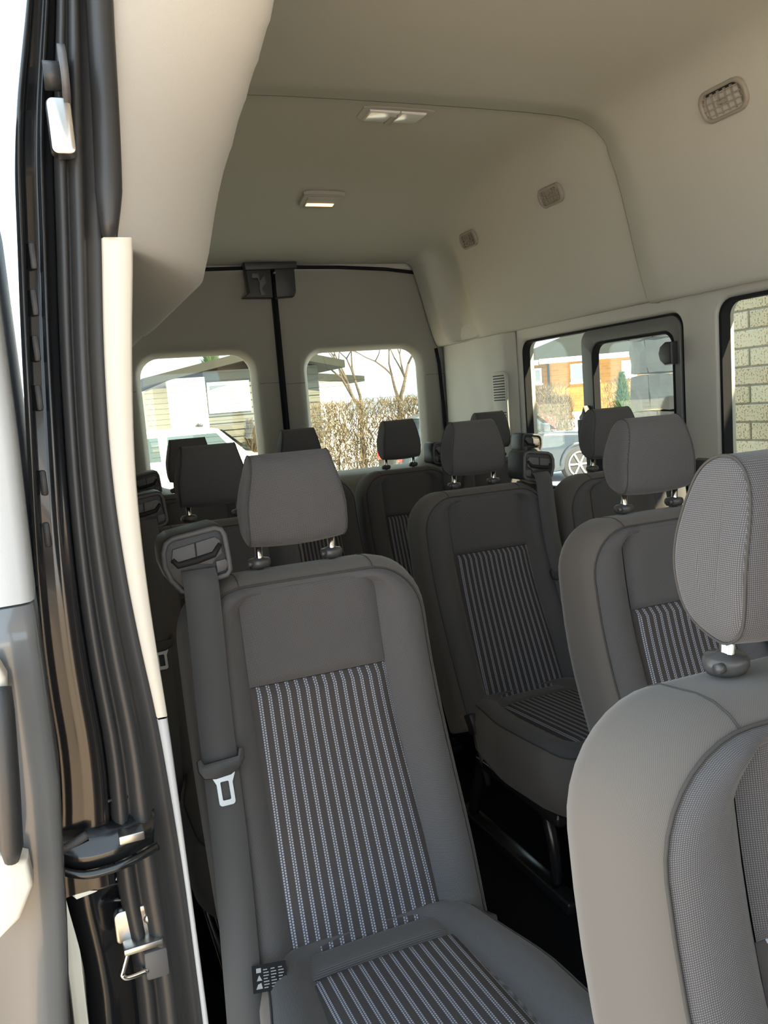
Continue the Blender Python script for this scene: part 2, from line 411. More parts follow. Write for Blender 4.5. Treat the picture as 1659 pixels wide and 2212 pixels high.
# rear quarter trim, padded inwards, with a grille
rows = []
for j in range(13):
    y = 3.245+(3.985-3.245)*j/12
    k = smooth01((y-3.25)/0.05)*smooth01((3.99-y)/0.03)
    row = []
    for i in range(19):
        z = 0.55+(1.505-0.55)*i/18
        hollow = smooth01((y-3.42)/0.10)*smooth01((1.52-z)/0.05)
        diag = smooth01((y-3.50-0.35*max(0, z-1.22))/0.07)
        row.append((WR-0.004-0.028*k+0.020*k*diag*smooth01((z-0.6)/0.2), y, z))
    rows.append(row)
link('quarter_panel', loft(rows), 'grey_trim', wall_r)
gy0, gy1, gz0, gz1 = 3.295, 3.425, 1.02, 1.335
link('grille_plate', prism(rr(gy0, gy1, gz0, gz1, 0.03, 0.03), 'x', WR-0.038, WR-0.02, 0.002), 'grey_trim', wall_r)
for blk in ((1.20, 1.325), (1.03, 1.165)):
    nsl = int((blk[1]-blk[0])/0.0125)
    for i in range(nsl):
        z = blk[0]+0.0125*i
        link('grille_slot', box(WR-0.0395, WR-0.037, gy0+0.014+0.01*(blk[0] > 1.1)*smooth01((z-1.30)/0.03), gy1-0.014, z, z+0.005), 'vent_dark', wall_r, False)
# ---- window seals and frames
def ring(hole, x0, x1, w_out, w_in, m, name, parent, radd=0.0):
    a, b, c, d, r = hole
    o = rr(a-w_out, b+w_out, c-w_out, d+w_out, r+w_out, r+w_out); i = rr(a+w_in, b-w_in, c+w_in, d-w_in, max(r-w_in, 0.008), max(r-w_in, 0.008))
    rows = [[(x1, *p) for p in o], [(x0, *p) for p in o], [(x0, *p) for p in i], [(x1, *p) for p in i], [(x1, *p) for p in o]]
    return sharp(link(name, loft(rows, True, recalc=True), m, parent))
win1 = link('window_1', prism(rr(*W1[:4], W1[4], W1[4]), 'x', WR+0.038, WR+0.042), 'glass', smooth=False); tag(win1, 'rear side window with a sliding pane', kind='structure')
ring(W1, WR+0.012, WR+0.045, -0.0005, 0.010, 'rubber_matte', 'window_seal', win1)
SL = (2.245, 2.700, 0.84, 1.398, 0.05)
o = rr(2.214, 2.772, 0.81, 1.449, 0.048, 0.02); i = rr(SL[0], SL[1], SL[2], SL[3], SL[4], 0.02)
rows = [[(WR+0.036, *p) for p in o], [(WR+0.006, *p) for p in o], [(WR+0.003, p[0]*0.9+q[0]*0.1, p[1]*0.9+q[1]*0.1) for p, q in zip(o, i)], [(WR+0.003, p[0]*0.1+q[0]*0.9, p[1]*0.1+q[1]*0.9) for p, q in zip(o, i)], [(WR+0.010, *p) for p in i], [(WR+0.036, *p) for p in i]]
sharp(link('slider_frame', loft(rows, True), 'frame_grey', win1))
ring((SL[0], SL[1], SL[2], SL[3], SL[4]), WR+0.0005, WR+0.030, -0.0005, 0.006, 'rubber_matte', 'slider_seal', win1)
# latches on the slider
lat = link('window_latch', prism([(2.752, 1.065), (2.755, 1.115), (2.740, 1.128), (2.722, 1.158), (2.708, 1.126), (2.690, 1.128), (2.668, 1.112), (2.652, 1.088), (2.652, 1.05), (2.70, 1.02), (2.752, 1.02)], 'x', WR-0.035, WR+0.004, 0.006), 'black_plastic', win1); sharp(lat)
link('thumb_tab', box(WR-0.048, WR-0.034, 2.715, 2.748, 1.03, 1.105, 0.004), 'rubber', lat)
pk = link('window_pull', prism([(2.225, 1.285), (2.262, 1.283), (2.285, 1.30), (2.292, 1.325), (2.283, 1.348), (2.258, 1.362), (2.225, 1.360)], 'x', WR-0.028, WR+0.006, 0.008, 3), 'black_plastic', win1); sharp(pk)
win2 = link('window_2', prism(rr(*W2[:4], W2[4], W2[4]), 'x', WR+0.038, WR+0.042), 'glass', smooth=False); tag(win2, 'side window showing the pale brick wall', kind='structure')
ring(W2, WR+0.008, WR+0.045, -0.0005, 0.011, 'rubber_matte', 'window_seal', win2)
win0 = link('window_3', prism(rr(*W0[:4], W0[4], W0[4]), 'x', WR+0.038, WR+0.042), 'glass', smooth=False); tag(win0, 'front side window behind the viewpoint', kind='structure')

# ---- left wall behind the door pillar (mostly hidden), left solid to keep light off the rear
wall_l = link('wall_left', box(WL-0.17, WL-0.11, 1.165, 4.0, 0.0, 1.56), 'grey_trim', smooth=False)
tag(wall_l, 'side wall trim behind the sliding door pillar', kind='structure')
# ---- rear doors
def rear_door(name, x0, x1, hole, label, m='grey_trim'):
    a, b, c, d, r = hole; y = 4.0; z0, z1 = 0.0, 1.925
    outer = rr(x0, x1, z0, z1, 0.02, 0.01); big = rr(a-0.085, b+0.085, c-0.09, d+0.085, r+0.07, r+0.07)
    def Lp(A, B, t): return [(p[0]*(1-t)+q[0]*t, p[1]*(1-t)+q[1]*t) for p, q in zip(A, B)]
    mid = rr(a-0.028, b+0.028, c-0.03, d+0.028, r+0.02, r+0.02); inn = rr(a, b, c, d, r, r)
    rows = [[(p[0], y+0.06, p[1]) for p in outer], [(p[0], y+0.004, p[1]) for p in outer], [(p[0], y, p[1]) for p in Lp(outer, big, 0.1)], [(p[0], y-0.008, p[1]) for p in big],
            [(p[0], y-0.006, p[1]) for p in Lp(big, mid, 0.45)], [(p[0], y+0.006, p[1]) for p in mid], [(p[0], y+0.016, p[1]) for p in Lp(mid, inn, 0.3)], [(p[0], y+0.045, p[1]) for p in inn], [(p[0], y+0.06, p[1]) for p in inn], [(p[0], y+0.06, p[1]) for p in outer]]
    return rows
H1 = (0.425, 0.955, 0.90, 1.525, 0.095); H2 = (1.245, 1.862, 0.90, 1.512, 0.095)
for nm, x0, x1, hole, lab in (('door_1', WL-0.02, 1.092, H1, 'left rear cargo door trim with a rounded window'), ('door_2', 1.108, WR+0.02, H2, 'right rear cargo door trim with a rounded window')):
    d = sharp(link(nm, loft(rear_door(nm, x0, x1, hole, lab), True), 'door_trim'), 60); tag(d, lab, kind='structure')
    zc = 1.375 if nm == 'door_1' else 1.365
    a, b = hole[0], hole[1]
    link('panel_seam', box(x0+0.01, a-0.03, 3.9905, 3.996, zc-0.001, zc+0.0012), 'dark_trim', d, False)
    link('panel_seam', box(b+0.03, x1-0.01, 3.9905, 3.996, zc-0.001, zc+0.0012), 'dark_trim', d, False)
    w = link('window_%d' % (4 if nm == 'door_1' else 5), prism(rr(*hole[:4], hole[4], hole[4]), 'y', 4.050, 4.054), 'glass_rear', smooth=False)
    tag(w, ('left' if nm == 'door_1' else 'right')+' rear door window with fine heating wires', kind='structure')
    wires = [box(a+0.01, b-0.01, 4.0485, 4.0495, z, z+0.0011) for z in [0.93+0.0255*i for i in range(18)]]
    tag(link('heating_wires', join_meshes(wires), 'defroster', w, False), kind='stuff')
gas = link('trim_1', box(1.084, 1.116, 3.996, 4.058, 0.02, 1.93), 'rubber_matte', smooth=False); link('seal_bead', tube([(1.1, 3.992, 0.05), (1.1, 3.990, 0.9), (1.1, 3.990, 1.93)], 0.0085, 8), 'rubber_matte', gas); tag(gas, 'black vertical seal between the two rear doors', kind='structure')
top = link('trim_2', tube([(WL+0.05, 3.985, 1.87), (0.45, 3.984, 1.906), (0.75, 3.984, 1.924), (1.1, 3.984, 1.931), (1.45, 3.984, 1.926), (1.70, 3.984, 1.914), (1.86, 3.985, 1.895)], 0.009, 8), 'rubber_matte'); tag(top, 'black seal along the top of the rear doors', kind='structure')
sid = link('trim_3', tube([(1.955, 3.985, 1.50), (1.968, 3.985, 1.42), (1.978, 3.985, 1.2), (1.985, 3.985, 0.6)], 0.009, 8), 'rubber_matte'); tag(sid, 'black seal beside the right rear door', kind='structure')
hd = link('trim_4', loft([[(WL-0.05, 4.0+dy, 1.92+dz), (WR+0.05, 4.0+dy, 1.92+dz)] for dy, dz in ((0.0, 0.0), (0.0, 0.25), (0.07, 0.3))]), 'headliner'); tag(hd, 'header panel above the rear doors', kind='structure')
# roof latch bracket over the rear doors
lt = empty('door_latch', (1.083, 3.93, 1.77)); tag(lt, 'black plastic latch cover hanging over the rear doors', 'latch')
for s, hw in ((-1, 0.132), (1, 0.112)):
    x0, x1 = (-hw, -0.008) if s < 0 else (0.010, hw)
    out = [(x0 if s < 0 else x1, 0.165), (x1 if s < 0 else x0, 0.165), (x1 if s < 0 else x0, 0.008), ((x0+0.02*-s*-1) if s < 0 else (x1-0.012), 0.012), ((x0+0.010) if s < 0 else (x1-0.002), 0.035)]
    sharp(link('latch_cover', prism(out, 'y', -0.005, 0.055, 0.006), 'black_plastic', lt))
sharp(link('latch_bridge', prism([(-0.135, 0.135), (0.118, 0.142), (0.12, 0.172), (-0.14, 0.172)], 'y', -0.025, 0.03, 0.006), 'black_plastic', lt))
sharp(link('latch_hook', prism([(-0.105, 0.10), (-0.105, 0.122), (-0.072, 0.122), (-0.068, 0.085), (-0.045, 0.115), (-0.038, 0.075), (-0.062, 0.05), (-0.045, 0.022), (-0.068, 0.02), (-0.075, 0.05), (-0.07, 0.075), (-0.08, 0.1)], 'y', -0.014, -0.003, 0.002), 'charcoal_plastic', lt))
link('latch_pin', tube([(0.002, -0.02, 0.12), (0.002, -0.034, 0.12)], 0.006, 8), 'steel', lt)

# ---- ceiling lamps
def dome(y, z, w, d, lit, label, tilt=0.0):
    e = empty('ceiling_lamp', (CX+(0.03 if lit else 0.0), y, z)); e.rotation_euler = (tilt, 0, 0); tag(e, label, 'lamp', 'ceiling lamps of the van')
    h = [(-w*0.5, -d*0.42), (-w*0.36, -d*0.5), (w*0.36, -d*0.5), (w*0.5, -d*0.42), (w*0.47, d*0.3), (w*0.38, d*0.5), (-w*0.38, d*0.5), (-w*0.47, d*0.3)]
    sharp(link('housing', prism(h, 'z', -0.005, 0.02, 0.004, 3), 'lamp_housing', e))
    if not lit:
        for a, b in ((-0.40, 0.02), (0.04, 0.40)):
            sharp(link('lens', prism([(w*a, -d*0.34), (w*b, -d*0.34), (w*b*0.98, d*0.36), (w*a*0.92, d*0.36)], 'z', -0.012, 0.002, 0.005, 3), 'lamp_lens', e))
        link('clip', box(-w*0.06, w*0.04, -d*0.1, d*0.42, -0.0145, -0.006, 0.002), 'vent_grey', e)
    else:
        sharp(link('lens', prism([(-w*0.38, -d*0.32), (w*0.38, -d*0.32), (w*0.36, d*0.34), (-w*0.36, d*0.34)], 'z', -0.009, -0.001, 0.003), 'lamp_housing', e))
        link('glowing_strip', box(-w*0.33, w*0.33, d*0.06, d*0.24, -0.0115, -0.006, 0.002), 'lamp_glow', e)
dome(2.425, 2.112, 0.235, 0.120, False, 'clear two-lens ceiling lamp nearest the headliner joint')
dome(3.265, 2.065, 0.175, 0.135, True, 'small ceiling lamp further back with a glowing amber strip', R(-9))

# ---- air vents in the right headliner
def vent(y, z, L, Hh, label):
    o = interp([(p[1], p[0]) for p in PROF if p[1] > 1.6], z)
    o2 = interp([(p[1], p[0]) for p in PROF if p[1] > 1.6], z+0.03); o1 = interp([(p[1], p[0]) for p in PROF if p[1] > 1.6], z-0.03)
    e = empty('air_vent', (CX+o-(0.020 if y < 2.3 else 0.008), y, z)); tag(e, label, 'vent', 'air vents in the headliner')
    up = Vector((o2-o1, 0, 0.06)).normalized(); nx = Vector((0, 1, 0)).cross(up); nx = -nx if nx.x > 0 else nx   # inward normal
    # local: X = along van (y), Y = up, Z = inward normal
    M = Matrix(((0, up.x, nx.x), (1, up.y, nx.y), (0, up.z, nx.z)))
    e.rotation_euler = M.to_euler()
    if M.determinant() < 0:
        M = Matrix(((0, up.x, nx.x), (-1, up.y, nx.y), (0, up.z, nx.z))); e.rotation_euler = M.to_euler()
    o_ = rr(-L/2, L/2, -Hh/2, Hh/2, Hh*0.42, Hh*0.42); i_ = rr(-L/2+0.012, L/2-0.012, -Hh/2+0.010, Hh/2-0.010, Hh*0.30, Hh*0.30)
    m_ = rr(-L/2+0.003, L/2-0.003, -Hh/2+0.003, Hh/2-0.003, Hh*0.4, Hh*0.4)
    link('bezel', loft([[(*p, -0.006) for p in o_], [(*p, 0.002) for p in o_], [(*p, 0.005) for p in m_], [(*p, 0.004) for p in i_], [(*p, -0.015) for p in i_]], True, recalc=True), 'vent_grey', e)
    link('duct_back', prism(i_, 'z', -0.012, -0.009), 'vent_dark', e, False)
    ih = Hh-0.020; il = L-0.024
    for k in range(4):
        yy = -ih/2+ih*(k+0.5)/4
        link('louvre', box(-il/2+0.004, il/2-0.004, yy-0.0014, yy+0.0014, -0.008, 0.0025), 'vent_grey', e, False)
    for k in range(6):
        xx = -il/2+il*(k+0.5)/6
        link('vane', box(xx-0.0012, xx+0.0012, -ih/2+0.003, ih/2-0.003, -0.009, 0.000), 'vent_grey', e, False)
    link('vent_knob', box(-0.016, 0.016, -0.004, 0.004, 0.003, 0.006, 0.002), 'vent_grey', e)
vent(1.803, 1.972, 0.165, 0.088, 'largest looking headliner air vent, near the upper right edge of the view')
vent(2.672, 1.945, 0.145, 0.072, 'middle headliner air vent just behind the headliner joint')
vent(3.335, 1.925, 0.140, 0.072, 'farthest headliner air vent beside the shallow groove')

# ================================================================== the open sliding doorway (left of the picture)
YP = 1.10
def strip(tabL, tabR, z0, z1, n, prof, fade=None):
    """vertical sweep; prof = [(s, y)] across from tabL to tabR"""
    rows = []
    for j in range(n+1):
        z = z0+(z1-z0)*j/n; a = smoothtab(tabL, z); b = smoothtab(tabR, z)
        k = 1.0 if fade is None else fade(z)
        rows.append([(a+(b-a)*s, YP+(dy*k if abs(dy) < 0.025 else dy), z) for s, dy in prof])
    return rows
pil = link('trim_5', loft(strip(XT, XTR, 0.835, 1.462, 40, [(-0.05, 0.05), (0.0, 0.008), (0.06, 0.0), (0.90, 0.0), (0.97, 0.004), (1.0, 0.012), (1.0, 0.06)]), recalc=True), 'cream_trim'); tag(pil, 'cream plastic pillar trim beside the open doorway', kind='structure')
pil2 = link('trim_6', loft(strip(XT, XTR, 0.2, 0.832, 30, [(-0.05, 0.05), (0.0, 0.010), (0.1, 0.002), (0.80, 0.001), (0.95, 0.005), (1.0, 0.014), (1.0, 0.06)]), recalc=True), 'pale_grey_trim'); tag(pil2, 'pale blue grey lower pillar trim beside the doorway', kind='structure')
pil3 = link('trim_7', loft(strip(XT, XTR, 0.0, 1.50, 30, [(0.15, 0.05), (0.6, 0.055), (0.96, 0.06)]), recalc=True), 'dark_trim'); tag(pil3, 'dark inner pillar panel behind the pillar trim', kind='structure')
# glossy black body jamb
jamb = link('trim_8', loft(strip(XS, XT, 0.62, 2.0, 70, [(-0.06, 0.30), (-0.035, 0.04), (-0.01, -0.008), (0.02, -0.014), (0.055, -0.012), (0.085, 0.004), (0.11, 0.008), (0.20, 0.006), (0.24, 0.012), (0.265, 0.0), (0.295, -0.005), (0.33, 0.006), (0.37, 0.014), (0.42, 0.014), (0.46, 0.03)], lambda z: 0.06+0.94*smooth01((z-1.0)/0.4)), recalc=True), 'black_paint'); tag(jamb, 'glossy black painted door jamb with moulded ribs', kind='structure')
for z in (1.44, 1.385, 1.33, 1.27, 1.165, 1.10):
    x = smoothtab(XS, z)*0.845+smoothtab(XT, z)*0.155
    sharp(link('jamb_slot', box(x-0.004, x+0.004, YP-0.002, YP+0.012, z-0.016, z+0.016, 0.003), 'rubber', jamb))
low = link('trim_9', loft(strip(XS, XT, -0.1, 0.605, 40, [(-0.06, 0.30), (0.0, 0.05), (0.10, 0.015), (0.25, 0.02), (0.40, 0.035), (0.64, 0.04), (0.70, 0.06)]), recalc=True), 'black_paint'); tag(low, 'glossy black lower jamb under the door track', kind='structure')
# rubber weather strip between jamb and trim
seal = link('trim_10', loft(strip(XS, XT, 0.1, 2.0, 60, [(0.44, 0.03), (0.45, 0.006), (0.48, -0.004), (0.53, -0.010), (0.58, -0.006), (0.605, 0.006), (0.63, -0.002), (0.66, -0.012), (0.72, -0.016), (0.775, -0.013), (0.81, 0.002), (0.86, 0.008), (0.94, 0.009), (1.0, 0.008), (1.03, 0.02)]), recalc=True), 'rubber'); tag(seal, 'dark rubber weather strip along the doorway', kind='structure')
# round rubber edging in front of the upper cream panel
rows = []
for j in range(30):
    z = 1.462+(2.0-1.462)*j/29; x = smoothtab(XT, z)+0.010; rad = 0.0165*min(1, 0.55+j*0.16)
    rows.append([(x+rad*math.cos(2*math.pi*k/14), YP+0.004+rad*math.sin(2*math.pi*k/14), z) for k in range(14)])
edging = link('trim_11', loft(rows, True, True, True, recalc=True), 'rubber'); tag(edging, 'round black rubber edging beside the upper cream panel', kind='structure')
# door guide channel sweeping round the jamb
def sweep_poly(path, prof, m, name, parent):
    rows = []
    for i, p in enumerate(path):
        rows.append([(p[0]+q[0]*p[3], p[1]+q[1], p[2]+q[2]) for q in prof])
    return sharp(link(name, loft(rows, True, True, True, recalc=True), m, parent), 35)
guide = empty('door_track', (0, 0, 0)); tag(guide, 'black curved lower door track wrapping round the jamb', 'door track')
gp = [(-0.052, 1.12, 0.745), (-0.066, 1.085, 0.705), (-0.058, 1.068, 0.680), (-0.030, 1.058, 0.667), (0.0, 1.056, 0.665), (0.03, 1.058, 0.668), (0.065, 1.07, 0.672)]
gp = spl(gp, 5)
link('track_lip', tube(gp, 0.0055, 8), 'black_paint', guide)
rows = [[(x-0.004, y+0.006, z+0.004), (x, y+0.012, z+0.028), (x+0.004, y+0.040, z+0.040), (x+0.004, y+0.06, z+0.044), (x+0.002, y+0.06, z)] for x, y, z in gp]
link('track_channel', loft(rows, True, True, True, recalc=True), 'black_paint', guide)
sharp(link('track_clip', box(0.018, 0.05, 1.062, 1.09, 0.690, 0.702, 0.002), 'steel', guide))
link('track_flange', tube(spl([(-0.050, 1.10, 0.80), (-0.062, 1.085, 0.76), (-0.066, 1.082, 0.72), (-0.052, 1.075, 0.70), (-0.02, 1.085, 0.705)]), 0.006, 8), 'charcoal_plastic', guide)
# folded sheet-metal steps below the track
for z, y, a in ((0.612, 1.118, -0.035), (0.585, 1.122, -0.01), (0.735, 1.108, -0.012), (0.655, 1.10, -0.04)):
    link('sheet_fold', tube([(a, y, z+0.004), (a+0.02, y-0.003, z), (0.065, y, z-0.002)], 0.0028, 6), 'black_paint', low)
# striker
stk = empty('door_striker', (0.0, 1.10, 0.50)); tag(stk, 'bright metal door striker bracket low on the black jamb', 'striker')
sharp(link('striker_plate', prism(rr(-0.001, 0.060, 0.032, 0.078, 0.010, 0.006), 'y', 0.0, 0.016, 0.003), 'steel', stk))
sharp(link('striker_ledge', box(0.006, 0.058, -0.022, 0.006, 0.026, 0.036, 0.003), 'steel', stk))
link('striker_loop', tube(spl([(0.012, -0.015, 0.030), (0.002, -0.018, 0.006), (0.0, -0.018, 0.0), (0.008, -0.018, -0.006), (0.034, -0.015, -0.006)], 4), 0.004, 8), 'chrome', stk)
link('striker_screw', tube([(0.044, -0.004, 0.058), (0.044, 0.003, 0.058)], [0.006, 0.009], 12), 'steel', stk)
sharp(link('striker_bumper', box(0.030, 0.062, -0.018, 0.012, -0.022, 0.020, 0.005), 'charcoal_plastic', stk))
# roller bracket near the top
rb = empty('door_roller', (0.05, 1.06, 1.55)); tag(rb, 'door roller and pale bracket high on the jamb', 'roller')
link('roller_wheel', tube([(0.012, 0.01, 0.088), (0.020, 0.01, 0.088)], [0.034, 0.034], 20), 'charcoal_plastic', rb)
link('roller_hub', tube([(-0.006, 0.01, 0.088), (0.012, 0.01, 0.088)], 0.016, 14), 'black_plastic', rb)
sharp(link('bracket_plate', prism(rr(-0.008, 0.020, -0.002, 0.062, 0.008, 0.008), 'y', 0.0, 0.025, 0.004), 'steel', rb))
# the sliding door itself, pushed back outside the body: its leading edge faces the viewer
dr = empty('door_3', (0, 0, 0)); tag(dr, 'open sliding door seen at its leading edge', kind='structure')
def zx(z): return interp([(-0.3, -0.085), (0.514, -0.066), (0.615, -0.055), (0.813, -0.040), (1.036, -0.040), (1.232, -0.036), (1.6, -0.036)], z)
def door_rows(z0, z1, n, y=1.0):
    rows = []
    for j in range(n+1):
        z = z0+(z1-z0)*j/n; x = zx(z)
        rows.append([(x-0.006, y+0.9, z), (x, y+0.02, z), (x-0.004, y+0.005, z), (x-0.014, y, z), (x-0.045, y-0.004, z), (x-0.065, y+0.004, z), (x-0.10, y-0.006, z), (x-0.16, y-0.002, z), (x-0.17, y+0.9, z)])
    return rows
sharp(link('upper_panel', loft(door_rows(1.037, 1.62, 16), True, True, True, recalc=True), 'pale_grey_trim', dr), 60)
rows = door_rows(-0.3, 1.034, 30)
link('lower_panel', loft(rows, True, True, True, recalc=True), 'door_paint', dr)
hdl = link('grab_handle', tube([(-0.083, 0.965, 0.955), (-0.085, 0.955, 0.93), (-0.09, 0.955, 0.85), (-0.096, 0.958, 0.775), (-0.098, 0.962, 0.757)], [0.010, 0.0125, 0.0125, 0.0125, 0.008], 12), 'black_plastic', dr)
sharp(link('handle_mount', prism([(-0.125, 0.775), (-0.082, 0.752), (-0.080, 0.720), (-0.098, 0.685), (-0.125, 0.665)], 'y', 0.962, 0.995, 0.006, 3), 'cream_trim', hdl))
sharp(link('handle_mount', prism([(-0.12, 0.945), (-0.079, 0.945), (-0.077, 0.965), (-0.084, 0.985), (-0.12, 0.985)], 'y', 0.962, 0.995, 0.006, 3), 'cream_trim', hdl))

mat('dash_bounce_tan', (0.66, 0.42, 0.22), 0.7)  # tan put in to bounce warm sunlight into the van
# ---- rest of the cab ahead of the viewpoint (out of the picture, shapes the light)
cab = link('wall_front', loft([[(WL-0.1, -1.5, z), (WR+0.08, -1.5, z)] for z in (-0.1, 0.95)]), 'dash_bounce_tan'); tag(cab, 'unseen dashboard wall, tan added for warm bounce light', kind='structure')
link('dash_bounce_slab', box(WL+0.05, WR-0.05, -1.49, -0.85, 0.80, 0.92, 0.03), 'dash_bounce_tan', cab)  # unseen slab added as a warm reflector
link('header', loft([[(WL-0.1, -1.5, z), (WR+0.08, -1.5, z)] for z in (1.75, 2.2)]), 'headliner', cab)
fl = link('wall_doorside', loft([[(WL-0.08, -1.5, z), (WL-0.08, -0.35, z)] for z in (-0.1, 0.95)]), 'dark_trim'); tag(fl, 'front passenger door below its window', kind='structure')
link('header', loft([[(WL-0.08, -1.5, z), (WL-0.08, 1.1, z)] for z in (1.93, 2.15)]), 'headliner', fl)
link('door_post', box(WL-0.12, WL-0.03, -0.42, -0.28, 0.0, 1.95), 'black_paint', fl, False)

# ================================================================== seats
TILT = R(15); BO = Vector((0, -0.205, 0.385)); BT = Vector((0, math.sin(TILT), math.cos(TILT))); BN = Vector((0, -math.cos(TILT), math.sin(TILT)))
BO = Vector((0, -0.188, 0.385)); 
def bang(t): return R(23)-R(17)*smooth01((t-0.22)/0.36)
def bpt(t):
    n = 40; y = z = 0.0; d = t/n
    for k in range(n):
        a = bang((k+0.5)*d); y += math.sin(a)*d; z += math.cos(a)*d
    return y, z
_cache = {}
def B(x, t, n):
    k = round(t, 5)
    if k not in _cache: _cache[k] = bpt(t)
    y, z = _cache[k]; a = bang(t)
    return Vector((x, BO.y+y-math.cos(a)*n, BO.z+z+math.sin(a)*n))
CT = R(4); CO = Vector((0, -0.175, 0.392)); CF = Vector((0, -math.cos(CT), math.sin(CT))); CN = Vector((0, math.sin(CT), math.cos(CT)))
def Cc(x, f, n): return CO+Vector((x, 0, 0))+CF*f+CN*n
HW = 0.222; TL = 0.612
def back_ring(si, ti, rt, n, bow=0.0):
    P = rr(-HW+si, HW-si, -0.06, TL-ti, rt, 0.01, 12, 8, 9)
    out = []
    for x, t in P:
        k = 1-0.012*smooth01((t-0.25)/0.4)-0.03*smooth01((0.12-t)/0.2)      # slightly barrel-shaped sides
        if n > 0 and t > 0.45: n2 = n*smooth01((abs(x)-0.085)/0.05)+min(n, 0.003)*(1-smooth01((abs(x)-0.085)/0.05))
        else: n2 = n
        if n < -0.1: n2 = n+0.018+0.012*smooth01((t-0.3)/0.3)
        out.append(B(x*k, t, n2))
    return out
def panel(P, x0, x1, t0, t1, crown, base, nx=12, nt=20, edge=0.010, rcorner=0.0):
    rows = []
    for j in range(nt+1):
        v = j/nt; row = []
        for i in range(nx+1):
            u = i/nx
            e = min(1.0, min(u, 1-u)*(x1-x0)/0.012); e2 = min(1.0, min(v, 1-v)*(t1-t0)/0.008)
            e = math.sqrt(max(0, 1-(1-e)**2)); e2 = math.sqrt(max(0, 1-(1-e2)**2))
            n = base+crown*(1-(2*u-1)**2)-edge*(1-min(e, e2))
            row.append(P(x0+(x1-x0)*u, t0+(t1-t0)*v, n))
        rows.append(row)
    me = loft(rows, flip=True)
    ul = me.uv_layers['UVMap']; nn = nx+1
    for p in me.polygons:
        for li in p.loop_indices:
            vi = me.loops[li].vertex_index; i, j = vi % nn, vi//nn
            ul.data[li].uv = (x0+(x1-x0)*i/nx+0.003, t0+(t1-t0)*j/nt)
    return me
M_ = {}
def Bt(x, t, n): return B(x*(1.11-0.13*smooth01((t+0.05)/0.5)), t, n)
M_['backrest'] = loft([back_ring(0.05, 0.05, 0.06, -0.145), back_ring(0.02, 0.02, 0.085, -0.143, 0.0), back_ring(0.004, 0.005, 0.10, -0.13), back_ring(0.0, 0.0, 0.100, -0.112), back_ring(0.0, 0.0, 0.100, -0.075), back_ring(0.0, 0.0, 0.100, -0.04),
                       back_ring(0.002, 0.003, 0.104, -0.022), back_ring(0.008, 0.010, 0.10, -0.007), back_ring(0.018, 0.020, 0.095, 0.004)], True, True, False, recalc=True)
M_['bolster'] = loft([back_ring(0.0165, 0.019, 0.095, -0.002), back_ring(0.0185, 0.0205, 0.093, 0.004), back_ring(0.024, 0.0225, 0.088, 0.011), back_ring(0.036, 0.026, 0.080, 0.018), back_ring(0.055, 0.030, 0.065, 0.0205), back_ring(0.072, 0.033, 0.05, 0.0165), back_ring(0.086, 0.036, 0.035, 0.006), back_ring(0.096, 0.038, 0.025, -0.006), back_ring(0.104, 0.042, 0.02, -0.014)], True, False, False, recalc=True)
M_['back_seam'] = tube([p+BN*0.0008 for p in back_ring(0.0165, 0.0190, 0.095, 0.0035)], 0.0017, 6, True)
for _s, _k in ((-1, 'a'), (1, 'b')):
    M_['shoulder_seam'+_k] = tube([B(_s*0.120, TL-0.018, -0.112), B(_s*0.120, TL-0.005, -0.099), B(_s*0.120, TL+0.0003, -0.082), B(_s*0.120, TL+0.0003, -0.06), B(_s*0.119, TL+0.0003, -0.042), B(_s*0.119, TL-0.0025, -0.022), B(_s*0.119, TL-0.0095, -0.0065), B(_s*0.119, TL-0.0195, 0.0042)], 0.0009, 6)
M_['upper_panel'] = panel(Bt, -0.124, 0.124, 0.425, 0.590, 0.002, 0.003)
M_['striped_panel'] = panel(Bt, -0.124, 0.124, -0.06, 0.424, 0.003, 0.0015, 14, 30)
# cushion
def cush_ring(si, fi, rf, n, ri=0.0):
    P = rr(-1, 1, 0, 1, 0.001, 0.001, 1, 1, 1)
    P = rr(-0.225+si, 0.225-si, 0.0+ri, 0.475-fi, rf, 0.05, 10, 8, 7)
    out = []
    for x, f in P:
        k = 0.87+0.15*smooth01((f-0.02)/0.22)
        drop = -0.035*smooth01((f-0.40)/0.09)
        out.append(Cc(x*k, f, n+drop))
    return out
M_['cushion'] = loft([cush_ring(0.05, 0.06, 0.04, -0.150), cush_ring(0.02, 0.03, 0.06, -0.145), cush_ring(0.004, 0.01, 0.07, -0.115), cush_ring(0.0, 0.0, 0.075, -0.07), cush_ring(0.002, 0.0, 0.075, -0.035), cush_ring(0.010, 0.008, 0.07, -0.012), cush_ring(0.022, 0.020, 0.065, 0.002)], True, True, False, recalc=True)
M_['cushion_bolster'] = loft([cush_ring(0.0205, 0.0185, 0.065, -0.003), cush_ring(0.024, 0.022, 0.063, 0.004), cush_ring(0.034, 0.030, 0.06, 0.011, 0.004), cush_ring(0.050, 0.040, 0.05, 0.015, 0.008), cush_ring(0.066, 0.045, 0.045, 0.013, 0.010), cush_ring(0.084, 0.050, 0.035, 0.002, 0.012), cush_ring(0.100, 0.056, 0.03, -0.010, 0.014)], True, False, True, recalc=True)
M_['cushion_seam'] = tube([p+CN*0.0008 for p in cush_ring(0.0205, 0.0185, 0.065, 0.0015)], 0.0017, 6, True)
M_['cushion_rear_band'] = panel(Cc, -0.118, 0.118, 0.012, 0.066, 0.002, 0.001, 12, 8)
def Cd(x, f, n): return Cc(x, f, n-0.035*smooth01((f-0.40)/0.09))
M_['cushion_striped_panel'] = panel(Cd, -0.122, 0.122, 0.067, 0.425, 0.003, 0.000, 14, 26)
